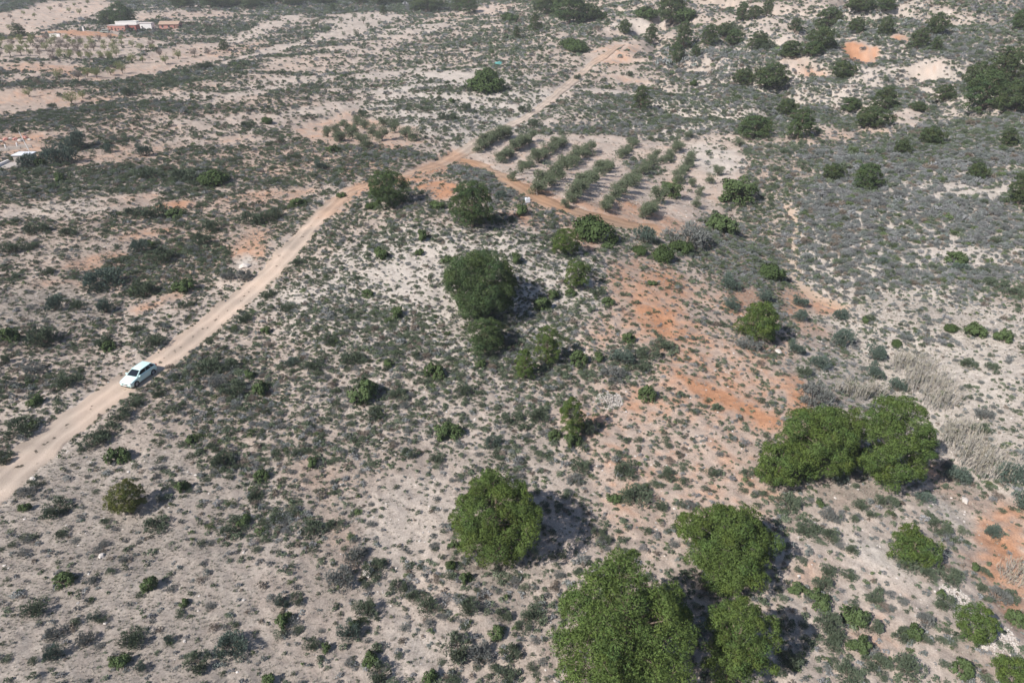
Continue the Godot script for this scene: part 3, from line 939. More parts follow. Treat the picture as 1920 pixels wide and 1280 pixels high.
func make_trees():
	var PN := ["trunk", "crown"]
	# [middle u, foot v, width, height, material, label, cone]
	var near := [
		[925, 1066, 172, 172, "pine", "broad round pine standing alone above a dark shadow on pale ground", 0.0],
		[1353, 1098, 182, 148, "pine", "wide pine with bare grey limbs showing, behind the biggest pine", 0.0],
		[1154, 1322, 268, 252, "pine", "biggest pine, with several lobes and a dense yellow-green crown", 0.0],
		[1366, 1305, 140, 180, "pine", "tall narrow pine tucked against the biggest pine's shadowed side", 0.15],
		[1650, 918, 150, 184, "pine", "dense tall pine beside the dry canes, right one of a joined pair", 0.0],
		[1515, 905, 155, 146, "pine", "spreading pine joined to the dense tall pine by the canes", 0.0],
		[1452, 925, 100, 90, "pine", "low bushy pine at the foot of the spreading pine of the pair", 0.0],
		[906, 608, 152, 134, "pine_dark", "large dark layered pine on top of the pale hillock", 0.0],
		[910, 672, 80, 74, "pine_dark", "loose young pine just below the large dark hillock pine", 0.1],
		[886, 438, 92, 96, "pine_dark", "dark pine with open lower branches on the hillock crest above the orange bank", 0.1],
		[732, 398, 80, 76, "pine_dark", "round-topped pine beside the bend of the dirt track", 0.0],
		[1419, 648, 84, 86, "pine", "cone-shaped pine with dense crown at the edge of the orange valley floor", 0.45],
		[1707, 1062, 90, 66, "pine", "low dome-shaped pine on white stony ground", 0.0],
		[1816, 1216, 76, 80, "pine", "small round pine beside the sheet of white stones", 0.0],
		[1896, 1320, 90, 80, "pine", "bright pine below the sheet of white stones", 0.0],
		[1060, 484, 54, 54, "pine", "compact round pine near the dark evergreen thicket on the hillock", 0.0],
		[1078, 548, 50, 62, "pine", "thin loose pine on the hillock's right shoulder", 0.2],
		[1026, 692, 56, 80, "pine", "loose leaning young pine near the hillock's foot", 0.2],
		[983, 718, 42, 62, "pine", "small young pine touching the leaning one", 0.2],
		[1074, 828, 52, 98, "pine", "slim tall young pine beside the heap of grey stones", 0.3],
		[247, 974, 68, 74, "pine_yellow", "yellowish thin pine alone on the dry grassy slope", 0.15],
	]
	var i := 0
	for a in near:
		var q := outline(a[0], a[1], a[2], a[3])
		var big: bool = a[2] > 120
		var R: float = q.R
		var nc := int(clampf(36.0 + R * 10.0, 46.0, 92.0))
		var tl := clampf(0.10 + R * 0.008, 0.11, 0.14)
		var m := pine_meshes(900 + i * 7, R, q.H, nc, 36 if big else 24, tl, 0.0, a[6], 0.12, 4, 14 if big else 9)
		add_plant("pine_tree", q.at, 0.0, Vector3.ONE, m, [M.bark_grey if i % 3 == 1 else M.bark, M[a[4]]], PN, a[5], "pine tree", "")
		i += 1
	# farther pines from a few grown ones
	var protos := []
	for k in 6:
		protos.append(pine_meshes(500 + k * 13, 2.4, [5.0, 6.2, 4.2, 7.0, 5.4, 3.6][k], 64, 16, 0.24, 0.0, [0.1, 0.4, 0.0, 0.7, 0.25, 0.0][k], 0.1, 4, 7))
	var far := [
		[1495, 264, 52, 62, "pine on the scrub terrace behind the olive grove, tallest one"], [1476, 218, 36, 30, "low pine just behind the tallest terrace pine"],
		[1200, 209, 34, 46, "lone pine in the green scrub between the dirt track and the terrace pines"], [1440, 168, 58, 46, "wide bushy pine above the scrub terrace, by the gully"],
		[1268, 124, 32, 40, ""], [1281, 96, 36, 52, ""], [1326, 90, 32, 42, ""], [1221, 84, 30, 36, ""], [1305, 110, 20, 26, ""],
		[1003, 62, 28, 36, ""], [970, 76, 16, 24, ""], [1025, 30, 46, 36, ""], [1068, 48, 66, 50, ""], [1100, 42, 40, 30, ""], [1258, 48, 54, 50, ""], [1172, 66, 24, 24, ""],
		[1390, 42, 28, 34, ""], [1415, 38, 26, 24, ""], [1437, 32, 24, 30, ""], [1355, 70, 30, 24, ""], [1375, 88, 40, 30, ""], [1420, 95, 40, 34, ""],
		[1550, 54, 48, 34, ""], [1540, 96, 48, 42, ""], [1522, 108, 38, 26, ""], [1605, 66, 32, 28, ""], [1656, 68, 28, 32, ""], [1610, 24, 46, 28, ""], [1660, 22, 40, 24, ""], [1490, 62, 30, 26, ""],
		[1751, 70, 36, 40, ""], [1718, 94, 38, 38, ""], [1755, 97, 24, 24, ""], [1580, 150, 38, 32, "round dark pine beside the orange gully scar"],
		[1657, 214, 54, 50, ""], [1632, 244, 60, 40, ""], [1592, 212, 36, 28, ""], [1766, 196, 40, 36, ""], [1720, 212, 30, 18, ""],
		[1868, 170, 64, 78, ""], [1838, 218, 76, 78, ""], [1898, 152, 56, 60, ""], [1902, 218, 66, 66, ""], [1825, 176, 50, 54, ""], [1912, 60, 34, 36, ""],
		[1746, 274, 42, 36, ""], [1690, 293, 32, 30, ""], [1886, 276, 34, 36, ""], [1622, 362, 52, 50, "two-topped pine on the grey scrub hillside"], [1830, 342, 34, 36, ""], [1908, 390, 46, 70, "dark pine on the grey scrub hillside, largest there"],
		[1562, 342, 38, 32, ""], [1412, 264, 64, 44, ""], [1395, 162, 40, 30, ""], [1480, 110, 40, 30, ""],
		[205, 50, 32, 26, ""], [228, 52, 38, 42, "tall dark pine behind the red farm building"], [243, 46, 26, 28, ""], [37, 75, 30, 28, "dark pine alone at the edge of the far orchard"], [420, 98, 20, 20, "small dark pine alone in the sandy far field"],
		[880, 28, 36, 30, ""], [720, 30, 14, 18, ""], [858, 24, 22, 26, ""], [800, 26, 60, 24, ""], [625, 26, 14, 16, ""],
	]
	# the far wood above the farm
	rng.seed = 4401
	for k in 26:
		far.append([330.0 + k * 22.0 + rng.randf_range(-8, 8), 12.0 + rng.randf_range(-6, 6) - (6.0 if k > 12 else 0.0), rng.randf_range(18, 34), rng.randf_range(14, 22), "wood"])
	i = 0
	for a in far:
		var q := outline(a[0], a[1], a[2], a[3])
		var k := (i * 5 + int(a[0])) % 6
		if q.H / q.R > 2.3: k = 3 if i % 2 else 1
		elif q.H / q.R < 1.6: k = 5 if i % 2 else 2
		var hh: float = [5.0, 6.2, 4.2, 7.0, 5.4, 3.6][k]
		var sx: float = q.R / 2.4 * 1.1
		var label: String = a[4]
		var grp := ""
		if label == "wood":
			label = "dark pine in the far wood above the farm"; grp = "pines of the far wood"
		elif label == "":
			grp = "pines scattered over the far slopes"
			if a[0] > 1780 and a[1] > 140 and a[1] < 230: label = "pine in the dense stand on the upper hillside"
			elif a[0] > 1480 and a[1] < 120: label = "dark pine on the smooth green slope above the orange gully"
			elif a[0] > 1480 and a[1] > 255: label = "pine dotted over the grey scrub hillside"
			elif a[0] > 1480: label = "pine on the pale gullied bank below the orange scar"
			elif a[0] > 1190: label = "pine at the upper end of the grey scrub terrace"
			elif a[0] > 690: label = "pine near the far upper end of the dirt track"
			else: label = "dark pine clustered behind the farm buildings"
		if grp: label = ("slender " if q.H / q.R > 2.4 else ("low spreading " if q.H / q.R < 1.7 else ("large rounded " if q.R > 3.0 else "small rounded "))) + label
		add_plant("pine_tree", q.at, rng.randf() * TAU, Vector3(sx, q.H / hh, sx), protos[k], [M.bark, M.pine_far if i % 4 else M.pine_dark], PN, label, "pine tree", grp)
		i += 1
	# olive trees
	var om := []
	for k in 4: om.append(orchard_tree(300 + k, 1500, 0.13, 2.2, 3.7, 0.6, 13))
	var rows := [
		[[765, 840], [800, 808], [848, 785], [888, 760], [922, 748]],
		[[885, 895], [930, 868], [968, 835], [1012, 808], [1060, 780]],
		[[1008, 955], [1058, 922], [1100, 890], [1150, 858], [1198, 825], [1240, 798]],
		[[1100, 1072], [1160, 1022], [1215, 985], [1258, 935], [1300, 905], [1350, 868], [1392, 840]],
		[[1252, 1145], [1300, 1100], [1350, 1052], [1400, 1010], [1442, 968], [1492, 930]],
		[[1466, 1175], [1500, 1128], [1550, 1085], [1612, 1035], [1650, 1000], [1702, 940], [1752, 888]],
		[[1690, 1215], [1732, 1168], [1770, 1120]],
		[[1562, 872], [1602, 835], [1645, 800]],
		[[1880, 1010], [1905, 965], [1930, 930], [1955, 890]],
		[[1800, 900], [1840, 862], [1880, 828]],
	]
	for row in rows:
		var k: int = row.size() - 1
		while k > 0:
			row.insert(k, [(row[k][0] + row[k - 1][0]) * 0.5, (row[k][1] + row[k - 1][1]) * 0.5])
			k -= 1
	rng.seed = 77
	var ri := 0
	for row in rows:
		for p in row:
			var u: float = 640.0 + p[0] / 2.977 + rng.randf_range(-2.5, 2.5)
			var v: float = p[1] / 2.977 + 8.0
			var q := outline(u, v, 26.0, 28.0)
			var s := rng.randf_range(0.68, 1.08)
			if rows.find(row) > 6: s *= 0.85
			if p[0] > 1240 and p[1] > 1120: s *= 0.72
			add_plant("olive_tree", q.at, rng.randf() * TAU, Vector3(s, s * rng.randf_range(0.85, 1.0), s) * 1.02, om[ri % 4], [M.bark_grey, M.olive], PN, ["olive tree in the row nearest the dirt track", "olive tree in the second row from the dirt track", "olive tree in the third row from the dirt track", "olive tree in the fourth row from the dirt track", "olive tree in the fifth row from the dirt track", "olive tree in the thin sixth row from the dirt track", "small olive tree in the short row by the bright green tree", "thin olive tree among brown scrub at the grove's upper edge", "olive tree in the last row on the whitest ground", "thin olive tree at the upper end of the short row"][rows.find(row)], "olive tree", "olive trees of the grove")
			ri += 1
	var lone := outline(640 + 958 / 2.977, 1000 / 2.977 + 5, 16, 18)
	add_plant("olive_tree", lone.at, 1.0, Vector3.ONE * 0.6, om[1], [M.bark_grey, M.olive], PN, "lone small olive tree on bare earth at the grove's track side", "olive tree", "olive trees of the grove")
	for p in [[1305, 388], [1312, 366], [1296, 350], [1345, 330], [1330, 345], [1385, 275], [1290, 262], [1180, 268], [1220, 262]]:
		var q := outline(p[0], p[1] + 4, 18, 20)
		add_plant("olive_tree", q.at, rng.randf() * TAU, Vector3.ONE * rng.randf_range(0.55, 0.75), om[ri % 4], [M.bark_grey, M.olive], PN, "small straggling olive tree on the grove's pale upper ground", "olive tree", "olive trees of the grove")
		ri += 1
	for p in [[25, 725], [90, 695], [130, 715], [180, 752], [235, 705], [65, 772], [110, 798], [145, 822], [230, 782], [300, 738], [360, 758], [405, 778], [-25, 745], [-75, 760], [-10, 790]]:
		var q := outline(640 + p[0] / 2.977, p[1] / 2.977 + 5, 20, 20)
		var s := rng.randf_range(0.9, 1.15)
		add_plant("olive_tree", q.at, rng.randf() * TAU, Vector3(s, s * 0.9, s), om[ri % 4], [M.bark_grey, M.olive], PN, "round olive tree in the small orange plot left of the track bend", "olive tree", "olive trees of the small plot")
		ri += 1
	# broad-leaved green trees at the grove
	var bm := bush_meshes(41, 3400, 0.052, 1.35, 34, false)
	for a in [[1381, 386, 72, 62, "bright green leafy tree at the corner of the olive grove"], [1257, 375, 46, 40, "bright green leafy tree between the olive rows"]]:
		var q := outline(a[0], a[1], a[2], a[3])
		add_plant("leafy_tree", q.at, 0.4, Vector3(q.R * 1.1, q.H / 1.4, q.R * 1.1), [bm[1], bm[0]], [M.bark, M.green_bush], PN, a[4], "tree", "")
	# almond trees of the far plots
	var am := []
	for k in 4: am.append(orchard_tree(350 + k, 420, 0.15, 1.9, 3.3, 0.8, 9))
	rng.seed = 99
	for rr in [[80, 0, 250, 21], [88, 4, 262, 19], [97, 0, 232, 18], [107, 5, 222, 18], [113, 95, 215, 19]]:
		var u: float = rr[1]
		while u < rr[2]:
			almond(u + rng.randf_range(-4, 4), rr[0] + rng.randf_range(-2, 2), am, "almond tree in the rows of the plot below the farm", "almond trees of the farm plot")
			u += rr[3]
	for p in [[248, 121], [268, 120], [222, 129], [265, 97], [287, 96], [300, 108], [335, 112], [208, 143], [148, 152], [165, 147], [182, 149], [112, 152], [230, 140], [310, 122], [285, 90], [365, 108], [390, 104]]:
		almond(p[0], p[1], am, "almond tree scattered over the sandy field below the farm", "almond trees of the sandy field")
	for p in [[45, 30], [65, 34], [20, 36], [95, 22], [115, 17], [130, 26], [150, 30], [140, 14], [165, 10], [18, 58]]:
		almond(p[0], p[1], am, "almond tree on the smooth sandy hill behind the farm", "almond trees of the sandy hill")
	for p in [[600, 30], [595, 46], [588, 54], [640, 45], [665, 36], [682, 46], [698, 38], [712, 50], [720, 28], [645, 70], [668, 70], [690, 56]]:
		almond(p[0], p[1], am, "small dark tree in the pale far plot by the scrub", "trees of the pale far plot")
	for p in [[135, 198, 1.6], [55, 184, 1.0], [155, 186, 0.9]]:
		almond(p[0], p[1], am, "yellow-green tree in the orange strip below the sandy field", "trees of the orange strip", p[2])

func almond(u: float, v: float, am: Array, label: String, grp: String, s0 := 1.0):
	var g := gp(u, v)
	var s := rng.randf_range(0.95, 1.4) * s0
	var k := rng.randi() % 4
	add_plant("almond_tree" if not label.begins_with("small") else "orchard_tree", put(g.x, -g.z), rng.randf() * TAU, Vector3(s, s * rng.randf_range(0.85, 1.1), s), am[k], [M.bark, (M.almond if rng.randf() < 0.62 else M.almond_bare) if not label.begins_with("small") else M.olive], ["trunk", "crown"], label, "tree", grp)

# ---------------------------------------------------------------- bushes placed from the photograph
func make_bushes():
	var BN := ["stem", "foliage"]
	var kinds := {
		"dark": [[], M.dark_bush], "green": [[], M.green_bush], "blue": [[], M.blue_bush], "grey": [[], M.grey_bush], "rose": [[], M.rosemary],
	}
	for k in 3:
		kinds.dark[0].append(bush_meshes(20 + k, 4200, 0.05, 0.85, 40, false))
		kinds.green[0].append(bush_meshes(30 + k, 1300, 0.075, 0.95, 18, false))
		kinds.blue[0].append(bush_meshes(50 + k, 1100, 0.055, 0.9, 18, true, 0.3))
		kinds.grey[0].append(bush_meshes(60 + k, 800, 0.055, 0.75, 16, true, 0.5))
		kinds.rose[0].append(bush_meshes(80 + k, 800, 0.06, 0.75, 15, true, 0.2))
	var list := [
		["dark", 1108, 454, 92, 58, "long dark glossy evergreen thicket at the corner of the orange track"],
		["dark", 1240, 494, 50, 38, "near half of the dark rounded double bush below the grove"], ["dark", 1275, 482, 52, 34, "far half of the dark rounded double bush below the grove"],
		["green", 1352, 440, 74, 46, "smooth bright green dome bush below the grove"], ["grey", 1288, 464, 104, 60, "broad grey-green bush touching the bright green dome"],
		["blue", 1208, 460, 52, 42, "upright blue-green bush on the orange track's edge"], ["dark", 1444, 530, 60, 40, "dark olive round bush beside the narrow footpath"],
		["dark", 914, 150, 50, 26, "dark flat-topped bush beside the teal tarp"], ["dark", 1200, 480, 36, 20, ""], ["green", 1140, 470, 30, 16, ""],
		["blue", 1368, 545, 50, 38, "v"], ["blue", 1432, 568, 34, 32, "v"], ["blue", 1500, 608, 34, 34, "v"], ["blue", 1498, 578, 36, 28, "v"], ["blue", 1578, 656, 48, 48, "v"], ["blue", 1575, 606, 38, 28, "v"], ["blue", 1638, 712, 44, 46, "v"], ["blue", 1640, 680, 46, 40, "v"], ["blue", 1536, 696, 44, 34, "v"], ["blue", 1490, 668, 38, 44, "v"], ["grey", 1525, 768, 74, 64, "v"], ["rose", 1505, 708, 36, 28, "v"], ["blue", 1372, 585, 40, 26, "v"], ["grey", 1400, 660, 60, 30, "v"],
		["blue", 1792, 908, 56, 44, "w"], ["blue", 1894, 910, 58, 50, "w"], ["blue", 1914, 962, 50, 64, "w"], ["blue", 1860, 1012, 38, 44, "w"], ["grey", 1775, 880, 30, 24, "w"], ["grey", 1840, 790, 40, 34, "w"], ["blue", 1680, 740, 40, 36, "w"], ["rose", 1840, 820, 40, 26, "w"], ["blue", 1575, 910, 30, 24, "w"],
		["green", 1830, 632, 50, 34, "h"], ["dark", 1782, 625, 28, 20, "h"], ["green", 1878, 645, 38, 30, "h"], ["rose", 1815, 690, 38, 26, "h"], ["rose", 1860, 695, 30, 20, "h"], ["rose", 1865, 545, 50, 24, "h"], ["rose", 1905, 560, 44, 24, "h"], ["green", 1790, 500, 50, 22, "h"], ["blue", 1800, 510, 34, 20, "h"], ["blue", 1655, 500, 22, 18, "h"], ["green", 1622, 610, 20, 16, "h"], ["dark", 1680, 655, 24, 20, "h"], ["rose", 1630, 608, 26, 18, "h"],
		["blue", 145, 282, 48, 42, "f"], ["blue", 116, 312, 64, 46, "f"], ["blue", 205, 288, 26, 24, "f"], ["blue", 270, 296, 36, 36, "f"], ["blue", 55, 318, 40, 32, "f"], ["green", 75, 316, 26, 26, "f"], ["rose", 465, 242, 36, 20, "f"], ["rose", 35, 250, 30, 14, "f"], ["rose", 240, 183, 28, 22, "f"], ["rose", 98, 205, 20, 14, "f"], ["dark", 500, 235, 30, 14, "f"], ["rose", 385, 132, 36, 16, "f"],
		["dark", 405, 350, 66, 38, "m"], ["green", 110, 342, 30, 20, "m"], ["rose", 345, 345, 60, 26, "m"], ["rose", 280, 338, 50, 22, "m"], ["rose", 475, 425, 60, 34, "m"], ["rose", 510, 418, 50, 34, "m"], ["green", 330, 410, 40, 22, "m"], ["rose", 295, 412, 60, 26, "m"], ["rose", 250, 408, 40, 20, "m"], ["rose", 400, 440, 40, 34, "m"], ["green", 560, 395, 36, 22, "m"], ["green", 625, 290, 30, 16, "m"], ["blue", 600, 322, 28, 26, "m"], ["blue", 640, 268, 20, 16, "m"], ["rose", 380, 465, 40, 36, "m"], ["rose", 20, 478, 50, 24, "m"], ["rose", 70, 440, 50, 26, "m"], ["rose", 130, 445, 40, 18, "m"],
		["blue", 200, 545, 84, 50, "d"], ["blue", 265, 480, 40, 38, "d"], ["rose", 310, 495, 50, 40, "d"], ["rose", 270, 560, 60, 48, "d"], ["green", 255, 556, 26, 26, "d"], ["green", 345, 552, 48, 34, "d"], ["blue", 105, 588, 44, 44, "d"], ["rose", 145, 585, 40, 26, "d"], ["blue", 200, 590, 40, 40, "d"], ["rose", 80, 652, 62, 52, "d"], ["green", 20, 650, 42, 44, "d"], ["rose", 200, 660, 42, 66, "d"], ["green", 208, 664, 30, 24, "d"], ["rose", 5, 690, 30, 44, "d"], ["rose", 92, 518, 28, 18, "d"], ["rose", 60, 470, 36, 20, "d"], ["grey", 430, 530, 34, 26, "d"], ["grey", 458, 530, 34, 30, "d"], ["green", 285, 465, 22, 16, "d"], ["rose", 350, 580, 34, 18, "d"], ["rose", 255, 625, 30, 18, "d"], ["rose", 290, 655, 50, 30, "d"],
		["grey", 70, 705, 50, 32, "t"], ["rose", 130, 730, 60, 24, "t"], ["green", 66, 765, 36, 24, "t"], ["rose", 40, 820, 70, 40, "t"], ["green", 60, 806, 24, 24, "t"], ["rose", 180, 842, 60, 26, "t"], ["rose", 205, 820, 50, 26, "t"], ["rose", 230, 795, 50, 24, "t"], ["rose", 255, 770, 40, 22, "t"], ["rose", 10, 868, 44, 30, "t"], ["grey", 50, 935, 40, 24, "t"],
		["rose", 395, 705, 60, 42, "p"], ["rose", 430, 700, 46, 34, "p"], ["green", 492, 742, 40, 36, "p"], ["green", 470, 712, 26, 22, "p"], ["blue", 548, 692, 32, 22, "p"], ["rose", 440, 745, 60, 34, "p"], ["grey", 415, 730, 50, 30, "p"], ["green", 500, 625, 26, 18, "p"], ["rose", 460, 610, 36, 26, "p"], ["green", 362, 836, 28, 20, "p"], ["rose", 300, 745, 30, 24, "p"], ["rose", 505, 560, 34, 22, "p"], ["rose", 540, 590, 40, 24, "p"], ["rose", 620, 650, 40, 20, "p"],
		["green", 222, 870, 52, 40, "s"], ["green", 124, 1104, 46, 32, "s"], ["green", 285, 1112, 38, 42, "s"], ["blue", 105, 1242, 42, 40, "s"], ["blue", 440, 1232, 76, 50, "s"], ["rose", 375, 1258, 58, 40, "s"], ["rose", 254, 1216, 62, 46, "s"], ["green", 226, 1254, 46, 32, "s"], ["blue", 266, 1266, 26, 26, "s"], ["rose", 70, 1160, 60, 40, "s"], ["grey", 108, 1200, 44, 34, "s"], ["grey", 160, 1212, 40, 36, "s"], ["green", 536, 1176, 40, 32, "s"], ["blue", 528, 1142, 34, 28, "s"], ["rose", 558, 1134, 36, 24, "s"], ["green", 345, 926, 30, 26, "s"], ["green", 48, 962, 28, 22, "s"], ["rose", 110, 968, 60, 26, "s"], ["rose", 295, 1000, 60, 36, "s"], ["green", 345, 1140, 24, 18, "s"], ["green", 507, 1284, 36, 26, "s"], ["green", 610, 1225, 24, 22, "s"], ["rose", 585, 1220, 36, 28, "s"], ["blue", 178, 1165, 28, 20, "s"], ["blue", 320, 1210, 26, 22, "s"], ["rose", 116, 1010, 30, 20, "s"], ["rose", 440, 1000, 60, 30, "s"],
		["rose", 420, 880, 50, 46, "b"], ["green", 492, 905, 34, 28, "b"], ["green", 585, 880, 30, 22, "b"], ["rose", 560, 860, 34, 20, "b"], ["rose", 590, 1010, 50, 36, "b"], ["rose", 630, 1000, 40, 26, "b"], ["rose", 480, 940, 36, 26, "b"], ["green", 455, 985, 36, 20, "b"], ["blue", 655, 1200, 50, 44, "b"], ["green", 665, 1180, 24, 18, "b"], ["rose", 690, 1160, 50, 40, "b"], ["grey", 640, 1105, 70, 50, "b"], ["green", 700, 1255, 44, 40, "b"], ["green", 805, 1285, 36, 30, "b"], ["rose", 860, 1240, 70, 54, "b"], ["grey", 900, 1250, 60, 50, "b"], ["rose", 805, 1155, 52, 40, "b"], ["rose", 750, 1110, 40, 30, "b"], ["rose", 775, 1130, 34, 26, "b"], ["rose", 880, 1160, 44, 36, "b"], ["rose", 945, 1165, 40, 28, "b"], ["rose", 1000, 1170, 60, 40, "b"], ["green", 930, 1205, 40, 26, "b"], ["rose", 980, 1190, 40, 24, "b"], ["rose", 960, 1240, 44, 34, "b"], ["rose", 950, 1280, 50, 34, "b"], ["rose", 715, 1285, 50, 40, "b"], ["green", 875, 1100, 30, 30, "b"], ["dark", 845, 1075, 24, 22, "b"], ["rose", 700, 1080, 50, 36, "b"], ["grey", 665, 1060, 50, 40, "b"],
		["green", 680, 762, 74, 52, "k"], ["rose", 700, 790, 40, 30, "k"], ["green", 815, 716, 46, 42, "k"], ["green", 716, 490, 34, 44, "k"], ["green", 790, 455, 28, 40, "k"], ["green", 786, 480, 20, 18, "k"], ["green", 835, 494, 28, 18, "k"], ["green", 748, 600, 36, 26, "k"], ["green", 842, 830, 62, 30, "k"], ["blue", 925, 846, 34, 34, "k"], ["rose", 765, 866, 34, 24, "k"], ["rose", 870, 746, 40, 30, "k"], ["green", 900, 695, 26, 20, "k"], ["rose", 960, 800, 50, 24, "k"], ["rose", 1010, 800, 46, 40, "k"], ["green", 1085, 692, 40, 40, "k"], ["green", 1120, 685, 26, 22, "k"], ["blue", 1165, 690, 56, 36, "k"], ["rose", 1200, 700, 50, 30, "k"], ["grey", 1150, 720, 60, 30, "k"], ["green", 1075, 845, 40, 50, "k"], ["green", 1040, 830, 30, 24, "k"], ["green", 1060, 780, 30, 30, "k"], ["rose", 1100, 820, 50, 40, "k"], ["green", 690, 560, 28, 18, "k"], ["green", 1018, 588, 40, 34, "k"], ["green", 1035, 562, 26, 22, "k"], ["green", 1070, 558, 26, 18, "k"], ["green", 965, 498, 26, 26, "k"], ["rose", 1095, 520, 40, 30, "k"], ["green", 1140, 575, 30, 20, "k"], ["dark", 1150, 460, 30, 22, "k"], ["rose", 1120, 560, 40, 24, "k"], ["green", 820, 395, 36, 22, "k"], ["green", 975, 408, 36, 24, "k"], ["green", 640, 372, 22, 16, "k"], ["blue", 940, 378, 26, 22, "k"], ["dark", 700, 395, 34, 18, "k"], ["rose", 560, 500, 34, 20, "k"], ["green", 730, 690, 26, 18, "k"], ["rose", 745, 750, 40, 24, "k"], ["rose", 660, 690, 60, 30, "k"], ["rose", 590, 700, 50, 26, "k"], ["green", 850, 1030, 24, 18, "k"], ["rose", 820, 870, 40, 26, "k"],
		["green", 1213, 755, 40, 42, "o"], ["green", 1178, 648, 30, 34, "o"], ["green", 1222, 540, 22, 14, "o"], ["rose", 1240, 660, 50, 28, "o"], ["rose", 1215, 680, 50, 36, "o"], ["rose", 1170, 900, 46, 40, "o"], ["rose", 1090, 890, 46, 34, "o"], ["grey", 1080, 910, 40, 26, "o"], ["rose", 1190, 950, 70, 40, "o"], ["green", 1150, 945, 36, 24, "o"], ["rose", 1250, 900, 34, 26, "o"], ["rose", 1240, 960, 34, 24, "o"], ["rose", 1335, 900, 30, 26, "o"], ["rose", 1120, 1010, 30, 24, "o"], ["rose", 1135, 1025, 30, 24, "o"], ["grey", 1290, 960, 30, 22, "o"], ["rose", 1400, 900, 26, 18, "o"],
		["rose", 1555, 1020, 40, 34, "r"], ["rose", 1510, 1010, 60, 36, "r"], ["green", 1535, 952, 22, 16, "r"], ["grey", 1550, 975, 40, 30, "r"], ["rose", 1610, 960, 30, 34, "r"], ["rose", 1660, 955, 50, 24, "r"], ["rose", 1630, 975, 22, 18, "r"], ["rose", 1550, 1085, 36, 46, "r"], ["rose", 1540, 1110, 44, 36, "r"], ["rose", 1595, 1045, 30, 24, "r"], ["rose", 1590, 1090, 36, 24, "r"], ["green", 1490, 1115, 40, 22, "r"], ["green", 1530, 1145, 60, 34, "r"], ["rose", 1640, 1135, 34, 26, "r"], ["rose", 1550, 1190, 60, 56, "r"], ["rose", 1565, 1210, 50, 40, "r"], ["green", 1600, 1170, 60, 46, "r"], ["rose", 1630, 1185, 50, 40, "r"], ["green", 1605, 1225, 50, 40, "r"], ["rose", 1560, 1225, 40, 34, "r"], ["rose", 1690, 1205, 44, 40, "r"], ["pineish", 1705, 1200, 44, 40, "r"], ["rose", 1700, 1270, 60, 60, "r"], ["rose", 1770, 1150, 44, 50, "r"], ["green", 1765, 1125, 24, 22, "r"], ["grey", 1730, 1180, 40, 36, "r"], ["rose", 1760, 1000, 50, 24, "r"], ["rose", 1780, 1095, 60, 30, "r"], ["rose", 1700, 1075, 50, 34, "r"], ["green", 1825, 1070, 20, 24, "r"], ["rose", 1840, 1110, 26, 30, "r"], ["grey", 1870, 1130, 50, 40, "r"], ["rose", 1640, 1260, 60, 34, "r"], ["rose", 1590, 1280, 60, 40, "r"], ["green", 1800, 1275, 50, 40, "r"], ["green", 1900, 1180, 44, 50, "r"], ["rose", 1890, 1130, 40, 40, "r"], ["rose", 1480, 1260, 50, 60, "r"], ["rose", 1470, 1190, 40, 40, "r"], ["rose", 1740, 1090, 40, 30, "r"], ["rose", 1480, 960, 60, 26, "r"], ["blue", 1730, 950, 40, 26, "r"],
		["rose", 680, 222, 24, 20, "c"], ["rose", 875, 212, 26, 24, "c"], ["rose", 840, 230, 44, 16, "c"], ["green", 849, 196, 14, 12, "c"], ["dark", 910, 176, 80, 12, "c"], ["rose", 985, 212, 30, 20, "c"], ["rose", 835, 248, 24, 12, "c"], ["dark", 1085, 100, 50, 18, "c"], ["rose", 1000, 240, 40, 20, "c"], ["dark", 1070, 94, 50, 14, "c"], ["dark", 1120, 40, 46, 20, "c"], ["dark", 955, 44, 44, 16, "c"], ["rose", 1083, 150, 18, 20, "c"], ["dark", 1210, 36, 50, 14, "c"], ["dark", 1280, 40, 60, 24, "c"], ["rose", 1375, 70, 44, 30, "c"], ["rose", 1435, 100, 50, 30, "c"], ["rose", 1180, 145, 16, 14, "c"], ["dark", 1300, 162, 16, 16, "c"], ["rose", 1410, 240, 50, 24, "c"],
	]
	var where := {
		"v": ["bush on the orange valley floor below the footpath", "bushes of the valley floor"], "w": ["bush among the dry canes of the gully", "bushes round the canes"],
		"h": ["bush on the pale hillside beyond the canes", "bushes of the pale hillside"], "f": ["bush around the far sheds and the earth yard", "bushes by the sheds"],
		"m": ["bush in the scrub belt between the sheds and the track bend", "bushes of the scrub belt"], "d": ["bush in the hollow between the orange earth and the track", "bushes of the hollow"],
		"t": ["bush on the far verge of the track near the white car", "bushes of the far verge"], "p": ["bush in the thicket on the near verge beside the white car", "bushes of the near verge"],
		"s": ["bush on the dry grassy slope around the yellowish pine", "bushes of the grassy slope"], "b": ["bush on pale stony ground near the lone broad pine", "bushes near the lone pine"],
		"k": ["bush on the pale hillock around the large dark pine", "bushes of the hillock"], "o": ["bush on the orange slope of the hillock", "bushes of the orange slope"],
		"r": ["bush on white stony ground around the dome-shaped pine", "bushes of the stony ground"], "c": ["bush in the far scrub on both sides of the upper track", "bushes of the far scrub"],
		"": ["low bush beside the dark evergreen thicket", "bushes by the thicket"],
	}
	var words := {"dark": "dark glossy", "green": "bright green", "blue": "blue-green", "grey": "greyish twiggy", "rose": "dull dark green"}
	var i := 0
	rng.seed = 321
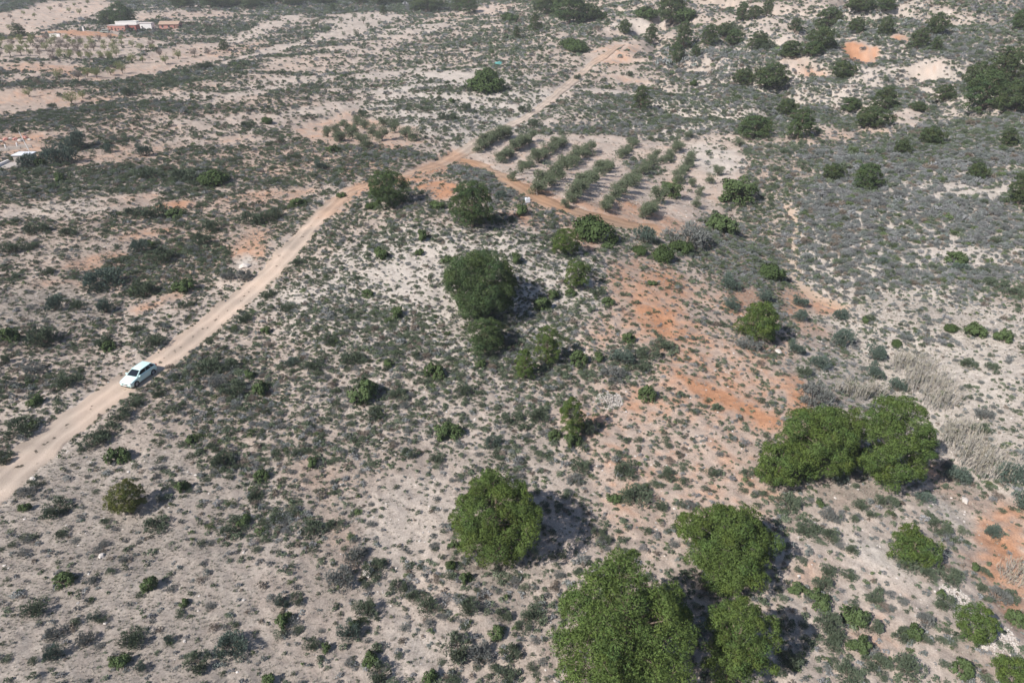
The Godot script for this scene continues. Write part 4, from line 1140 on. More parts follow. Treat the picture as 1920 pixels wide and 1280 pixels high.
	for a in list:
		var kd: String = a[0]
		if kd == "pineish": kd = "green"
		var q := outline(a[1], a[2], a[3], a[4])
		var k: int = i % 3
		var m: Array = kinds[kd][0][k]
		var label: String = a[5]
		var grp := ""
		if where.has(label):
			grp = words[kd] + " " + where[label][1]
			label = ("large " if q.R > 1.5 else ("small " if q.R < 0.95 else "middling ")) + words[kd] + " " + where[label][0]
		var hs: float = clampf(q.H / 0.9, q.R * 0.75, q.R * 1.7)
		add_plant("bush", q.at, rng.randf() * TAU, Vector3(q.R * 1.0, hs * 0.95, q.R * 1.0), [m[1], m[0]], [M.stem, kinds[kd][1]], BN, label, "bush", grp)
		i += 1

func make_reeds():
	rng.seed = 555
	var spots := [[1712, 700, 2.6, 3.6], [1735, 735, 3.0, 4.0], [1760, 765, 2.4, 3.4], [1690, 690, 1.6, 2.6], [1605, 745, 1.6, 3.0], [1580, 738, 1.1, 2.6], [1640, 740, 1.3, 2.6], [1800, 838, 2.4, 3.0], [1830, 868, 2.6, 3.4], [1862, 890, 2.2, 3.2], [1790, 815, 1.7, 2.6], [1905, 1085, 1.6, 2.4]]
	for s in spots:
		var g := gp(s[0], s[1])
		var canes := MB.new()
		var leaves := MB.new()
		var R: float = s[2] * 0.75
		for i in int(62 * R):
			var a := rng.randf() * TAU
			var r := sqrt(rng.randf()) * R
			var b := Vector3(cos(a) * r * 1.25, -0.05, sin(a) * r * 0.8)
			var top := b + Vector3(rng.randf_range(-0.5, 0.5) + b.x * 0.16, s[3] * rng.randf_range(0.45, 1.0), rng.randf_range(-0.5, 0.5) + b.z * 0.16)
			var cc := Color(1.0, 1.0, 1.02).lerp(Color(1.0, 0.86, 0.62), rng.randf() * rng.randf()) * rng.randf_range(0.6, 1.35)
			var knee := b.lerp(top, 0.6) + Vector3(rng.randf_range(-0.12, 0.12), 0.1, rng.randf_range(-0.12, 0.12))
			canes.tube(b, knee, 0.022, 0.016, 3, cc)
			canes.tube(knee, top + Vector3(0, -0.1, 0), 0.016, 0.006, 3, cc)
			for k in 2:
				var p := b.lerp(top, rng.randf_range(0.35, 1.0))
				spray(leaves, p, Vector3(rng.randf_range(-0.6, 0.6), 0.8, rng.randf_range(-0.6, 0.6)).normalized(), rng.randf_range(0.3, 0.6), 0.03, 2, 0.4, Color(1.05, 1.0, 0.85) * rng.randf_range(0.7, 1.25))
		var o := thing("reed_clump", put(g.x, -g.z), 0.0, "clump of dry grey canes standing in the gully" if s[0] < 1770 else "clump of dry grey canes at the foot of the pale hillside", "reeds", "dry canes along the gully")
		part("canes", canes.mesh(), M.reed, o)
		part("leaves", leaves.mesh(), M.reed, o)

# ---------------------------------------------------------------- farm, sheds and small things
func bx(parent: Node, called: String, lo: Vector3, hi: Vector3, mat: Material) -> MeshInstance3D:
	var mb := MB.new()
	mb.box(lo, hi)
	return part(called, mb.mesh(), mat, parent)

func building(called: String, at: Vector3, turn: float, L: float, D: float, H: float, wall: Material, roof: Material, label: String, wins: Array, pitched := false) -> Node3D:
	var o := thing(called, at, turn, label, "building")
	bx(o, "wall", Vector3(-L / 2, -0.6, -D / 2), Vector3(L / 2, H, D / 2), wall)
	if pitched:
		var mb := MB.new()
		var e := 0.4
		var a := Vector3(-L / 2 - e, H - 0.1, D / 2 + e)
		var b := Vector3(L / 2 + e, H - 0.1, D / 2 + e)
		var c := Vector3(L / 2 + e, H + 1.5, 0)
		var d := Vector3(-L / 2 - e, H + 1.5, 0)
		var a2 := Vector3(-L / 2 - e, H - 0.1, -D / 2 - e)
		var b2 := Vector3(L / 2 + e, H - 0.1, -D / 2 - e)
		var up := Vector3(0, 0.14, 0)
		mb.quad(a + up, d + up, c + up, b + up, Color.WHITE); mb.quad(a2 + up, b2 + up, c + up, d + up, Color.WHITE)
		mb.quad(a, b, c, d, Color.WHITE); mb.quad(a2, d, c, b2, Color.WHITE)
		for q in [[a, b], [b, c], [d, a], [b2, a2], [c, b2], [a2, d]]:
			mb.quad(q[0], q[0] + up, q[1] + up, q[1], Color.WHITE)
		mb.tri(Vector3(-L / 2, H, D / 2), Vector3(-L / 2, H + 1.4, 0), Vector3(-L / 2, H, -D / 2), Color.WHITE)
		mb.tri(Vector3(L / 2, H, D / 2), Vector3(L / 2, H, -D / 2), Vector3(L / 2, H + 1.4, 0), Color.WHITE)
		part("roof", mb.mesh(), roof, o)
	else:
		bx(o, "roof", Vector3(-L / 2 - 0.15, H, -D / 2 - 0.15), Vector3(L / 2 + 0.15, H + 0.22, D / 2 + 0.15), roof)
	for w in wins:
		var p := bx(o, w[4], Vector3(w[0] - w[2] / 2, w[1], D / 2 - 0.1), Vector3(w[0] + w[2] / 2, w[1] + w[3], D / 2 + 0.03), M.window if w[4] == "window" else M.door)
		if w[4] == "window":
			bx(p, "sill", Vector3(w[0] - w[2] / 2 - 0.1, w[1] - 0.12, D / 2 - 0.05), Vector3(w[0] + w[2] / 2 + 0.1, w[1] - 0.003, D / 2 + 0.12), M.render_white)
	return o

func make_built():
	M.render_white = plain_mat(Color(0.78, 0.76, 0.73))
	M.brick_red = plain_mat(Color(0.34, 0.12, 0.10))
	M.brick_pink = plain_mat(Color(0.46, 0.23, 0.19))
	M.tile = plain_mat(Color(0.33, 0.24, 0.18))
	M.roof_grey = plain_mat(Color(0.46, 0.41, 0.38))
	M.window = plain_mat(Color(0.06, 0.05, 0.05), 0.3, 0.5)
	M.door = plain_mat(Color(0.12, 0.08, 0.06))
	M.concrete = plain_mat(Color(0.34, 0.31, 0.28))
	M.white_metal = plain_mat(Color(0.62, 0.65, 0.68), 0.5, 0.4)
	M.stone = plain_mat(Color(0.47, 0.435, 0.395))
	var place := func(u, v): var g := gp(u, v); return put(g.x, -g.z, 0.0)
	var unit: float = 1.0 / px_per_m(gp(240, 62))
	building("brick_house", place.call(249, 60), 0.1, 22 * unit, 7.0, 3.6, M.brick_red, M.roof_grey, "dark red brick farm building with flat roof", [[-2.2, 1.1, 1.0, 1.0, "window"], [-0.3, 1.1, 1.0, 1.0, "window"], [2.2, 1.1, 0.7, 1.4, "window"]])
	building("farm_house", place.call(229, 60), 0.1, 20 * unit, 6.0, 3.4, M.brick_pink, M.roof_grey, "pink rendered farm building joined to the dark red one", [[-2.6, 0.0, 1.0, 2.2, "door"], [-0.8, 1.1, 0.9, 0.9, "window"], [1.8, 1.1, 0.9, 0.9, "window"]])
	building("farm_house", place.call(212, 58), 0.1, 12 * unit, 5.0, 2.9, M.brick_pink, M.roof_grey, "low pink outhouse at the earth yard end of the farm", [[0.4, 0.0, 1.0, 2.1, "door"], [-1.4, 1.1, 0.7, 0.7, "window"]])
	building("white_shed", place.call(240, 53), 0.1, 40 * unit, 4.0, 3.4, M.render_white, M.render_white, "long white shed behind the red farm buildings", [])
	building("white_house", place.call(275, 56), 0.1, 26 * unit, 6.0, 3.6, M.render_white, M.roof_grey, "white farm building beside the dark red brick one", [[-1.5, 1.2, 0.8, 0.8, "window"]])
	building("tiled_house", place.call(321, 54), 0.1, 36 * unit, 8.0, 2.6, M.brick_pink, M.tile, "low house with wide ochre tiled roof at the farm's end", [[-4.0, 0.6, 1.2, 1.4, "window"], [0.0, 0.6, 1.2, 1.4, "window"], [3.6, 0.0, 1.0, 2.0, "door"]], true)
	var w := thing("yard_wall", place.call(103, 71), 0.1, "short white wall block at the edge of the orange yard", "wall")
	bx(w, "wall", Vector3(-2.8, -0.4, -0.2), Vector3(2.8, 1.6, 0.2), M.render_white)
	bx(w, "coping", Vector3(-2.9, 1.6, -0.27), Vector3(2.9, 1.7, 0.27), M.concrete)
	var pl := thing("white_post", place.call(157, 60), 0.0, "thin white post in the orange earth yard", "post")
	bx(pl, "shaft", Vector3(-0.35, -0.2, -0.35), Vector3(0.35, 2.4, 0.35), M.render_white)
	bx(pl, "cap", Vector3(-0.45, 2.4, -0.45), Vector3(0.45, 2.6, 0.45), M.render_white)
	var v := thing("parked_van", place.call(196, 63), 0.1, "greyish van parked in the orange yard before the farm", "van")
	var vb := MB.new()
	vb.box(Vector3(-2.4, 0.35, -0.95), Vector3(2.4, 1.1, 0.95)); vb.box(Vector3(-1.2, 1.1, -0.85), Vector3(2.2, 1.9, 0.85))
	part("body", vb.mesh(), plain_mat(Color(0.33, 0.37, 0.33), 0.4, 0.5), v)
	bx(v, "side_window", Vector3(-1.0, 1.15, 0.84), Vector3(2.0, 1.7, 0.87), M.window)
	bx(v, "windscreen", Vector3(-1.23, 1.15, -0.75), Vector3(-1.19, 1.75, 0.75), M.window)
	for sx in [-1.5, 1.5]:
		for sz in [-0.9, 0.9]:
			var t := MB.new()
			t.tube(Vector3(sx, 0.35, sz - 0.1), Vector3(sx, 0.35, sz + 0.1), 0.35, 0.35, 12, Color.WHITE)
			part("wheel", t.mesh(), M.window, v)
	# sheds at the left
	var sh := thing("storage_shed", place.call(50, 306), 0.05, "low shed with white metal roof half hidden by bushes", "shed")
	bx(sh, "wall", Vector3(-1.9, -0.3, -1.5), Vector3(1.9, 2.0, 1.5), M.concrete)
	bx(sh, "roof", Vector3(-2.1, 2.0, -1.7), Vector3(2.1, 2.12, 1.7), M.white_metal)
	var yd := thing("concrete_slab", place.call(26, 314), 0.05, "pale concrete slab yard next to the low shed", "slab")
	bx(yd, "slab", Vector3(-2.4, -0.2, -2.6), Vector3(2.4, 0.35, 2.6), M.concrete)
	bx(yd, "kerb", Vector3(-2.7, -0.2, -2.7), Vector3(-2.42, 0.9, 2.7), M.render_white)
	for k in 3:
		var q: Vector3 = place.call(4 + k * 22, 284 - k * 2)
		var b := thing("low_wall", q, 0.06, "pale low wall section of the earth yard beside the leaning pole", "wall", "sections of the yard wall")
		bx(b, "wall", Vector3(-1.75, -0.3, -0.15), Vector3(1.75, 0.7, 0.15), M.concrete)
		bx(b, "pillar", Vector3(-1.95, -0.3, -0.2), Vector3(-1.76, 1.3, 0.2), M.render_white)
	var po := thing("leaning_pole", place.call(61, 296), 0.0, "tall thin white pole leaning over the low shed", "pole")
	var tb := MB.new()
	tb.tube(Vector3(0, -0.2, 0), Vector3(-1.5, 6.4, -0.4), 0.10, 0.07, 8, Color.WHITE)
	part("shaft", tb.mesh(), M.render_white, po)
	tb = MB.new()
	tb.tube(Vector3(0, -0.3, 0), Vector3(-0.06, 0.35, 0), 0.22, 0.16, 8, Color.WHITE)
	part("footing", tb.mesh(), M.concrete, po)
	# rubble behind the yard
	rng.seed = 808
	for k in 7:
		var q: Vector3 = place.call(2 + k * 9.0, 264 + rng.randf_range(-3, 3))
		var mb := MB.new()
		lump(mb, Vector3(0, 0.2, 0), rng.randf_range(0.5, 0.9), 0.7)
		var o := thing("rubble_heap", q, 0.0, "reddish heap of rubble along the back of the earth yard", "rubble", "rubble heaps of the yard")
		part("rubble", mb.mesh(), M.brick_pink if k % 2 else M.stone, o)

func lump(mb: MB, at: Vector3, r: float, flat: float):
	var rings := 5
	var segs := 8
	var pts := []
	var ph := rng.randf() * 9.0
	for j in rings + 1:
		var row := []
		var th := PI * j / rings
		for i in segs:
			var a := TAU * i / segs
			var k := 1.0 + 0.22 * sin(a * 2.0 + ph + j) + 0.14 * sin(a * 3.0 - ph + j * 2.0)
			row.append(at + Vector3(sin(th) * cos(a) * k, cos(th) * flat * (0.9 + 0.1 * k), sin(th) * sin(a) * k) * r)
		pts.append(row)
	for j in rings:
		for i in segs:
			var i2 := (i + 1) % segs
			mb.quad(pts[j][i], pts[j][i2], pts[j + 1][i2], pts[j + 1][i], grey(rng.randf_range(0.88, 1.1)))

func make_small():
	rng.seed = 606
	var place := func(u, v): var g := gp(u, v); return put(g.x, -g.z, 0.0)
	# white container beside the orange track
	var t := thing("water_tank", place.call(989, 382), 0.3, "white tank standing beside the orange track at the grove", "tank")
	var mb := MB.new()
	mb.box(Vector3(-0.38, 0.12, -0.34), Vector3(0.38, 0.85, 0.34))
	part("body", mb.mesh(), M.white_metal, t)
	mb = MB.new(); mb.box(Vector3(-0.42, -0.02, -0.38), Vector3(0.42, 0.12, 0.38))
	part("pallet", mb.mesh(), M.stem, t)
	mb = MB.new(); mb.tube(Vector3(0, 0.85, 0), Vector3(0, 0.93, 0), 0.14, 0.14, 10, Color.WHITE); mb.tube(Vector3(0, 0.93, 0), Vector3(0, 0.931, 0), 0.14, 0.0, 10, Color.WHITE)
	part("lid", mb.mesh(), M.concrete, t)
	# teal tarp
	var tp := thing("tarp", place.call(935, 122), 0.1, "teal tarp stretched over a low heap in the far scrub", "tarp")
	mb = MB.new()
	for i in 8:
		for j in 6:
			var q := []
			for c in [[0, 0], [1, 0], [1, 1], [0, 1]]:
				var a: float = (i + c[0]) / 8.0 * 2.0 - 1.0
				var b: float = (j + c[1]) / 6.0 * 2.0 - 1.0
				q.append(Vector3(a * 2.1, 1.1 * (1.0 - a * a * 0.8) * (1.0 - b * b * 0.8) + 0.15 * sin(a * 5.0 + b * 4.0), b * 1.3))
			mb.quad(q[0], q[1], q[2], q[3], grey(1.0))
	part("sheet", mb.mesh(), plain_mat(Color(0.09, 0.25, 0.23), 0.6), tp)
	# stone heap: each stone a lump of its own, joined as one part
	heap("stone_heap", 1143, 752, 1.6, 900, "oval heap of grey stones on the hillock's orange side")
	heap("stone_sheet", 1852, 1192, 2.2, 1100, "sheet of white broken stones beside the small round pine", 0.12)
	heap("stone_sheet", 1790, 1120, 1.2, 400, "small patch of white stones above the small round pine", 0.12)
	for r in [[190, 1044, 0.3, "white boulder lying alone on the dry grassy slope"], [1808, 941, 0.40, "pale boulder in the grass near the canes"], [1458, 664, 0.5, "pale flat boulder beside the cone-shaped pine"], [62, 902, 0.35, "pale rock on the near verge of the track"], [690, 1075, 0.5, "whitish rock among grey scrub near the lone pine"], [1108, 558, 0.4, "pale rock on the hillock's right shoulder"], [460, 505, 0.8, "whitish mound beside the track"]]:
		var o := thing("boulder", place.call(r[0], r[1]), rng.randf() * TAU, r[3], "rock")
		mb = MB.new()
		lump(mb, Vector3(0, r[2] * 0.25, 0), r[2], 0.55)
		part("rock", mb.mesh(), M.stone, o)

func heap(called: String, u: float, v: float, R: float, n: int, label: String, rise := 0.5):
	var g := gp(u, v)
	var o := thing(called, put(g.x, -g.z, 0.0), 0.0, label, "stones")
	var mb := MB.new()
	for i in n:
		var a := rng.randf() * TAU
		var r := sqrt(rng.randf()) * R
		var x := g.x + cos(a) * r
		var f := -g.z + sin(a) * r
		var k := 1.0 - pow(r / R, 2.0)
		var p := Vector3(x - g.x, ground_h(x, f) - o.position.y + k * rise * rng.randf(), -f - g.z)
		var s := rng.randf_range(0.04, 0.09)
		var q := grey(rng.randf_range(0.65, 1.1))
		var top := p + Vector3(0, s, 0)
		var ring := []
		for j in 5: ring.append(p + Vector3(cos(TAU * j / 5.0 + i) * s * rng.randf_range(0.8, 1.4), s * 0.3, sin(TAU * j / 5.0 + i) * s * rng.randf_range(0.8, 1.4)))
		for j in 5:
			mb.tri(top, ring[(j + 1) % 5], ring[j], q)
			mb.tri(ring[j], ring[(j + 1) % 5], p - Vector3(0, 0.1, 0), q)
	var st := part("stones", mb.mesh(), M.stone, o)
	st.set_meta("kind", "stuff")

# ---------------------------------------------------------------- the car
func make_car():
	var a := gp(252, 722)
	var pf := gp(247, 726)
	var pr := gp(276, 704)
	var dir := Vector2(pr.x - pf.x, pr.z - pf.z).normalized()      # towards the rear
	var mid := gp(262, 712)
	var o := thing("parked_car", Vector3(mid.x, base_h(mid.x, -mid.z) + 0.10, mid.z), atan2(dir.x, dir.y), "white people carrier parked on the pale dirt track", "car")
	var white := plain_mat(Color(0.54, 0.72, 0.69), 0.25, 0.5)
	white.clearcoat_enabled = true
	white.clearcoat = 0.6
	white.clearcoat_roughness = 0.05
	var glass := plain_mat(Color(0.012, 0.016, 0.022), 0.06, 0.5)
	var black := plain_mat(Color(0.02, 0.02, 0.022), 0.6, 0.3)
	var rim := plain_mat(Color(0.45, 0.46, 0.48), 0.35, 0.5)
	# local: +z to the rear, x across. stations: z, half width, sill, shoulder, belt/top
	var st := [[-2.22, 0.62, 0.30, 0.52, 0.60], [-2.14, 0.80, 0.24, 0.60, 0.74], [-1.85, 0.89, 0.20, 0.68, 0.88], [-1.3, 0.91, 0.20, 0.76, 0.98], [-0.85, 0.915, 0.20, 0.84, 1.05], [0.0, 0.92, 0.20, 0.88, 1.06], [1.0, 0.92, 0.20, 0.90, 1.08], [1.7, 0.91, 0.22, 0.92, 1.10], [2.1, 0.86, 0.26, 0.90, 1.08], [2.24, 0.74, 0.32, 0.80, 1.00]]
	var ring := func(s: Array) -> Array:
		var w: float = s[1]
		var r := [Vector3(-w * 0.9, s[2], s[0]), Vector3(-w, s[2] + 0.16, s[0]), Vector3(-w, s[3], s[0]), Vector3(-w * 0.95, s[4] - 0.04, s[0]), Vector3(-w * 0.82, s[4], s[0]), Vector3(-w * 0.4, s[4] + 0.03, s[0])]
		var m := []
		for i in range(5, -1, -1): m.append(Vector3(-r[i].x, r[i].y, r[i].z))
		return r + m
	var b := MB.new()
	for i in st.size() - 1:
		var r0: Array = ring.call(st[i])
		var r1: Array = ring.call(st[i + 1])
		for j in 12:
			var k := (j + 1) % 12
			b.quad(r0[j], r0[k], r1[k], r1[j], Color.WHITE)
	for e in [0, st.size() - 1]:
		var r: Array = ring.call(st[e])
		for j in range(1, 11):
			b.tri(r[0], r[j], r[j + 1], Color.WHITE)
	part("body", b.mesh(), white, o)
	# greenhouse: lower ring at the belt, upper ring at the roof
	var gl := [Vector3(-0.80, 1.04, -1.0), Vector3(0.80, 1.04, -1.0), Vector3(0.86, 1.06, 2.12), Vector3(-0.86, 1.06, 2.12)]
	var gu := [Vector3(-0.62, 1.50, -0.10), Vector3(0.62, 1.50, -0.10), Vector3(0.62, 1.52, 1.58), Vector3(-0.62, 1.52, 1.58)]
	var cab := MB.new()
	for i in 4:
		var k := (i + 1) % 4
		cab.quad(gl[i], gl[k], gu[k], gu[i], Color.WHITE)
	part("cabin", cab.mesh(), white, o)
	var rf := MB.new()
	var prev := []
	for j in 7:
		var t := j / 6.0
		var row := []
		for i in 7:
			var s := i / 6.0 * 2.0 - 1.0
			row.append(Vector3(s * 0.66, 1.485 + 0.12 * sin(PI * clampf(t * 0.8 + 0.13, 0, 1)) * (1.0 - s * s * 0.75), lerpf(-0.16, 1.70, t)))
		if prev.size():
			for i in 6: rf.quad(prev[i], row[i], row[i + 1], prev[i + 1], Color.WHITE)
		prev = row
	part("roof", rf.mesh(), white, o)
	var pane := func(called: String, p: Array, out: Vector3):
		var g := MB.new()
		g.quad(p[0] + out, p[1] + out, p[2] + out, p[3] + out, Color.WHITE)
		part(called, g.mesh(), glass, o)
	var on := func(i: int, k: int, s: float, t: float) -> Vector3: return (gl[i] as Vector3).lerp(gl[k], s).lerp((gu[i] as Vector3).lerp(gu[k], s), t)
	pane.call("windscreen", [on.call(0, 1, 0.06, 0.05), on.call(0, 1, 0.94, 0.05), on.call(0, 1, 0.94, 0.93), on.call(0, 1, 0.06, 0.93)], Vector3(0, 0.012, -0.01))
	pane.call("rear_window", [on.call(2, 3, 0.08, 0.1), on.call(2, 3, 0.92, 0.1), on.call(2, 3, 0.92, 0.9), on.call(2, 3, 0.08, 0.9)], Vector3(0, 0.01, 0.015))
	for seg in [[0.08, 0.44], [0.46, 0.74], [0.76, 0.94]]:
		pane.call("side_window", [on.call(1, 2, seg[0], 0.08), on.call(1, 2, seg[1], 0.08), on.call(1, 2, seg[1], 0.9), on.call(1, 2, seg[0], 0.9)], Vector3(0.012, 0.006, 0))
		pane.call("side_window", [on.call(3, 0, 1.0 - seg[1], 0.08), on.call(3, 0, 1.0 - seg[0], 0.08), on.call(3, 0, 1.0 - seg[0], 0.9), on.call(3, 0, 1.0 - seg[1], 0.9)], Vector3(-0.012, 0.006, 0))
	for sx in [-1.0, 1.0]:
		for z in [-1.36, 1.36]:
			var w := MB.new()
			w.tube(Vector3(sx * 0.72, 0.33, z), Vector3(sx * 0.935, 0.33, z), 0.335, 0.335, 18, Color.WHITE)
			w.tube(Vector3(sx * 0.935, 0.33, z), Vector3(sx * 0.937, 0.33, z), 0.335, 0.21, 18, Color.WHITE)
			var wn := Node3D.new()
			wn.name = "wheel"
			o.add_child(wn, true)
			part("tyre", w.mesh(), black, wn)
			w = MB.new()
			w.tube(Vector3(sx * 0.925, 0.33, z), Vector3(sx * 0.94, 0.33, z), 0.215, 0.19, 14, Color.WHITE)
			w.tube(Vector3(sx * 0.94, 0.33, z), Vector3(sx * 0.93, 0.33, z), 0.19, 0.0, 14, grey(0.6))
			part("rim", w.mesh(), rim, wn)
			w = MB.new()
			w.tube(Vector3(sx * 0.90, 0.36, z), Vector3(sx * 0.925, 0.36, z), 0.40, 0.39, 18, Color.WHITE)
			w.tube(Vector3(sx * 0.925, 0.36, z), Vector3(sx * 0.926, 0.36, z), 0.39, 0.33, 18, Color.WHITE)
			part("wheel_arch", w.mesh(), black, o)
		bx(o, "mirror", Vector3(sx * 0.98 - 0.11, 1.0, -0.78), Vector3(sx * 0.98 + 0.11, 1.16, -0.62), white)
		bx(o, "headlight", Vector3(sx * 0.66 - 0.15, 0.66, -2.14), Vector3(sx * 0.66 + 0.15, 0.80, -1.9), rim)
		bx(o, "tail_light", Vector3(sx * 0.80 - 0.06, 0.85, 2.05), Vector3(sx * 0.80 + 0.06, 1.10, 2.2), plain_mat(Color(0.3, 0.02, 0.02), 0.2))
		for z in [-0.05, 0.95]:
			bx(o, "door_handle", Vector3(sx * 0.925 - 0.015, 0.84, z), Vector3(sx * 0.925 + 0.015, 0.88, z + 0.2), rim)
	bx(o, "grille", Vector3(-0.42, 0.56, -2.245), Vector3(0.42, 0.66, -2.1), black)
	bx(o, "lower_grille", Vector3(-0.62, 0.30, -2.24), Vector3(0.62, 0.40, -2.1), black)
	bx(o, "number_plate", Vector3(-0.26, 0.43, -2.255), Vector3(0.26, 0.53, -2.2), M.render_white)

# ---------------------------------------------------------------- ground cover
func stuff(called: String, label: String, category: String, sets: Array):
	var o := Node3D.new()
	o.name = numbered(called)
	add_child(o)
	tag(o, label, category, "", "stuff")
	for s in sets:
		var buf: PackedFloat32Array = s[1]
		if buf.is_empty(): continue
		var mm := MultiMesh.new()
		mm.transform_format = MultiMesh.TRANSFORM_3D
		mm.use_colors = true
		mm.mesh = s[0]
		mm.instance_count = buf.size() / 16
		mm.buffer = buf
		var n := MultiMeshInstance3D.new()
		n.name = "plants"
		n.multimesh = mm
		n.material_override = M.scrub
		n.set_meta("kind", "stuff")
		o.add_child(n, true)

func push(buf: PackedFloat32Array, p: Vector3, turn: float, sx: float, sy: float, col: Color):
	var c := cos(turn) * sx
	var s := sin(turn) * sx
	buf.append_array(PackedFloat32Array([c, 0.0, s, p.x, 0.0, sy, 0.0, p.y, -s, 0.0, c, p.z, col.r, col.g, col.b, 1.0]))

func make_scrub():
	rng.seed = 2024
	var low := []
	for k in 4: low.append([shrub_mesh(700 + k, 110, 0.15, 0.8, 4 + k % 2, k == 3), PackedFloat32Array()])
	var mid := []
	for k in 4: mid.append([shrub_mesh(720 + k, 260, 0.10, 0.95, 7, k % 2 == 1), PackedFloat32Array()])
	var grass := []
	for k in 3: grass.append([tuft_mesh(740 + k, 22, 0.8, 0.045), PackedFloat32Array()])
	var big := []      # candidates to stand as individuals
	var f := 24.0
	rng.seed = 2025
	while f < 900.0:
		var c := clampf(f * 0.0044, 0.40, 4.0)
		var w := 22.0 + f * 0.74
		var x := -w
		while x < w:
			var px := x + rng.randf() * c
			var pf := f + rng.randf() * c
			x += c
			var d := samp(m_den, px, pf)
			var far := smoothstep(130.0, 230.0, pf)
			if d > 0.1: d = clampf(d + far * n_col.get_noise_2d(px * 0.22, pf * 0.7 + px * 0.12) * 0.5, 0.04, 1.0)
			var road := road_at(px, pf) + n_mid.get_noise_2d(px * 3.0, pf * 3.0) * 0.6
			if road < 0.25: continue
			var cl := n_clump.get_noise_2d(px, pf) * 0.5 + 0.5
			var cl2 := n_col.get_noise_2d(px * 0.7 + 400.0, pf * 0.7) * 0.5 + 0.5
			var prob := clampf(d * 1.5 - 0.75 + (cl * 0.7 + cl2 * 0.5), 0.0, 1.0)
			prob = d * 0.42 + 0.85 * d * smoothstep(0.3, 0.8, prob)
			var g := samp(m_gry, px, pf)
			var round_ := smoothstep(0.6, 0.85, g)
			if rng.randf() > minf(prob * lerpf(1.0, 0.92, far), 0.97) * (1.0 - 0.5 * round_): continue
			var r := c * rng.randf_range(0.42, 1.10) * (0.72 + 0.45 * d) * (0.7 + 0.55 * cl2) * lerpf(1.0, 0.74, far)
			r *= 1.0 + 0.4 * round_
			if rng.randf() < 0.12: r *= 1.5
			var col: Color
			var q := rng.randf()
			if q < g * 0.85: col = Color(0.15, 0.175, 0.16).lerp(Color(0.23, 0.235, 0.24), rng.randf())
			elif q < g * 0.85 + 0.07: col = Color(0.19, 0.16, 0.13)
			elif q > 0.95: col = Color(0.10, 0.14, 0.06)
			else: col = Color(0.080, 0.110, 0.068).lerp(Color(0.138, 0.170, 0.112), rng.randf())
			var k := rng.randf_range(0.75, 1.25)
			col = Color(col.r * k, col.g * k, col.b * k)
			var p := Vector3(px, ground_h(px, pf) - 0.04 * r, -pf)
			var sy := r * rng.randf_range(0.8, 1.35)
			var s: Array = low[rng.randi() % 4] if r < 0.42 or pf > 260.0 else mid[rng.randi() % 4]
			push(s[1], p, rng.randf() * TAU, r, sy, col)
		f += c
	# mid-size shrubs: the ones that show largest stand as things, the rest as cover
	rng.seed = 2026
	f = 26.0
	while f < 420.0:
		var c := clampf(f * 0.0125, 1.15, 5.0)
		var w := 20.0 + f * 0.72
		var x := -w
		while x < w:
			var px := x + rng.randf() * c
			var pf := f + rng.randf() * c
			x += c
			var d := samp(m_den, px, pf)
			if road_at(px, pf) < 1.0: continue
			var cl := n_clump.get_noise_2d(px * 0.5 + 77.0, pf * 0.5) * 0.5 + 0.5
			if rng.randf() > d * cl * 1.1: continue
			var g := samp(m_gry, px, pf)
			var r := clampf(c * 0.34, 0.38, 1.1) * rng.randf_range(0.7, 1.4)
			big.append([r / pf, px, pf, r, rng.randf() < g * 0.8, rng.randf()])
		f += c
	big.sort_custom(func(a, b): return a[0] > b[0])
	var count := [0, 0]
	var protos := []
	for k in 4: protos.append(shrub_mesh(760 + k, 420, 0.085, 0.8, 9, true))
	var mats := [M.rosemary, M.grey_bush]
	for b in big:
		var gi := 1 if b[4] else 0
		var p := Vector3(b[1], ground_h(b[1], b[2]) - 0.03, -b[2])
		var turn: float = b[5] * TAU
		var sy: float = b[3] * (0.7 + 0.5 * fmod(b[5] * 7.0, 1.0))
		if count[gi] < 300:
			count[gi] += 1
			var o := MeshInstance3D.new()
			o.name = numbered(["dark_shrub", "grey_shrub"][gi])
			o.mesh = protos[int(b[5] * 3.99)]
			o.material_override = mats[gi]
			o.transform = Transform3D(Basis(Vector3.UP, turn).scaled_local(Vector3(b[3], sy, b[3])), p)
			add_child(o)
			tag(o, ["dull green shrub ", "pale grey shrub "][gi] + spot_words(b[1], b[2]), "shrub", ["dull green shrubs", "pale grey shrubs"][gi])
		else:
			var kk := 0.8 + 0.4 * fmod(b[5] * 13.0, 1.0)
			var col := (Color(0.17, 0.185, 0.18) if gi else Color(0.085, 0.11, 0.07))
			push(mid[int(b[5] * 3.99)][1], p, turn, b[3], sy, Color(col.r * kk, col.g * kk, col.b * kk))
	# dry grass
	rng.seed = 2027
	f = 24.0
	while f < 190.0:
		var c := clampf(f * 0.0042, 0.27, 0.8)
		var w := 20.0 + f * 0.72
		var x := -w
		while x < w:
			var px := x + rng.randf() * c
			var pf := f + rng.randf() * c
			x += c
			var d := samp(m_dry, px, pf)
			var road := road_at(px, pf)
			if road < 0.1 and rng.randf() > 0.03: continue
			var cl := n_clump.get_noise_2d(px * 1.3 + 33.0, pf * 1.3) * 0.5 + 0.5
			if rng.randf() > d * (0.25 + cl) + 0.04: continue
			var r := c * rng.randf_range(0.4, 0.9)
			var q := rng.randf()
			var col := Color(0.36, 0.33, 0.28).lerp(Color(0.16, 0.145, 0.12), q * q) if q < 0.75 else Color(0.10, 0.115, 0.08)
			push(grass[rng.randi() % 3][1], Vector3(px, (ground_h(px, pf) if road > 0.0 else base_h(px, pf) + 0.05), -pf), rng.randf() * TAU, r, r * rng.randf_range(0.7, 1.3), col)
		f += c
	# tufts on the crown of the track
	var tp: PackedVector2Array = tracks[0][5]
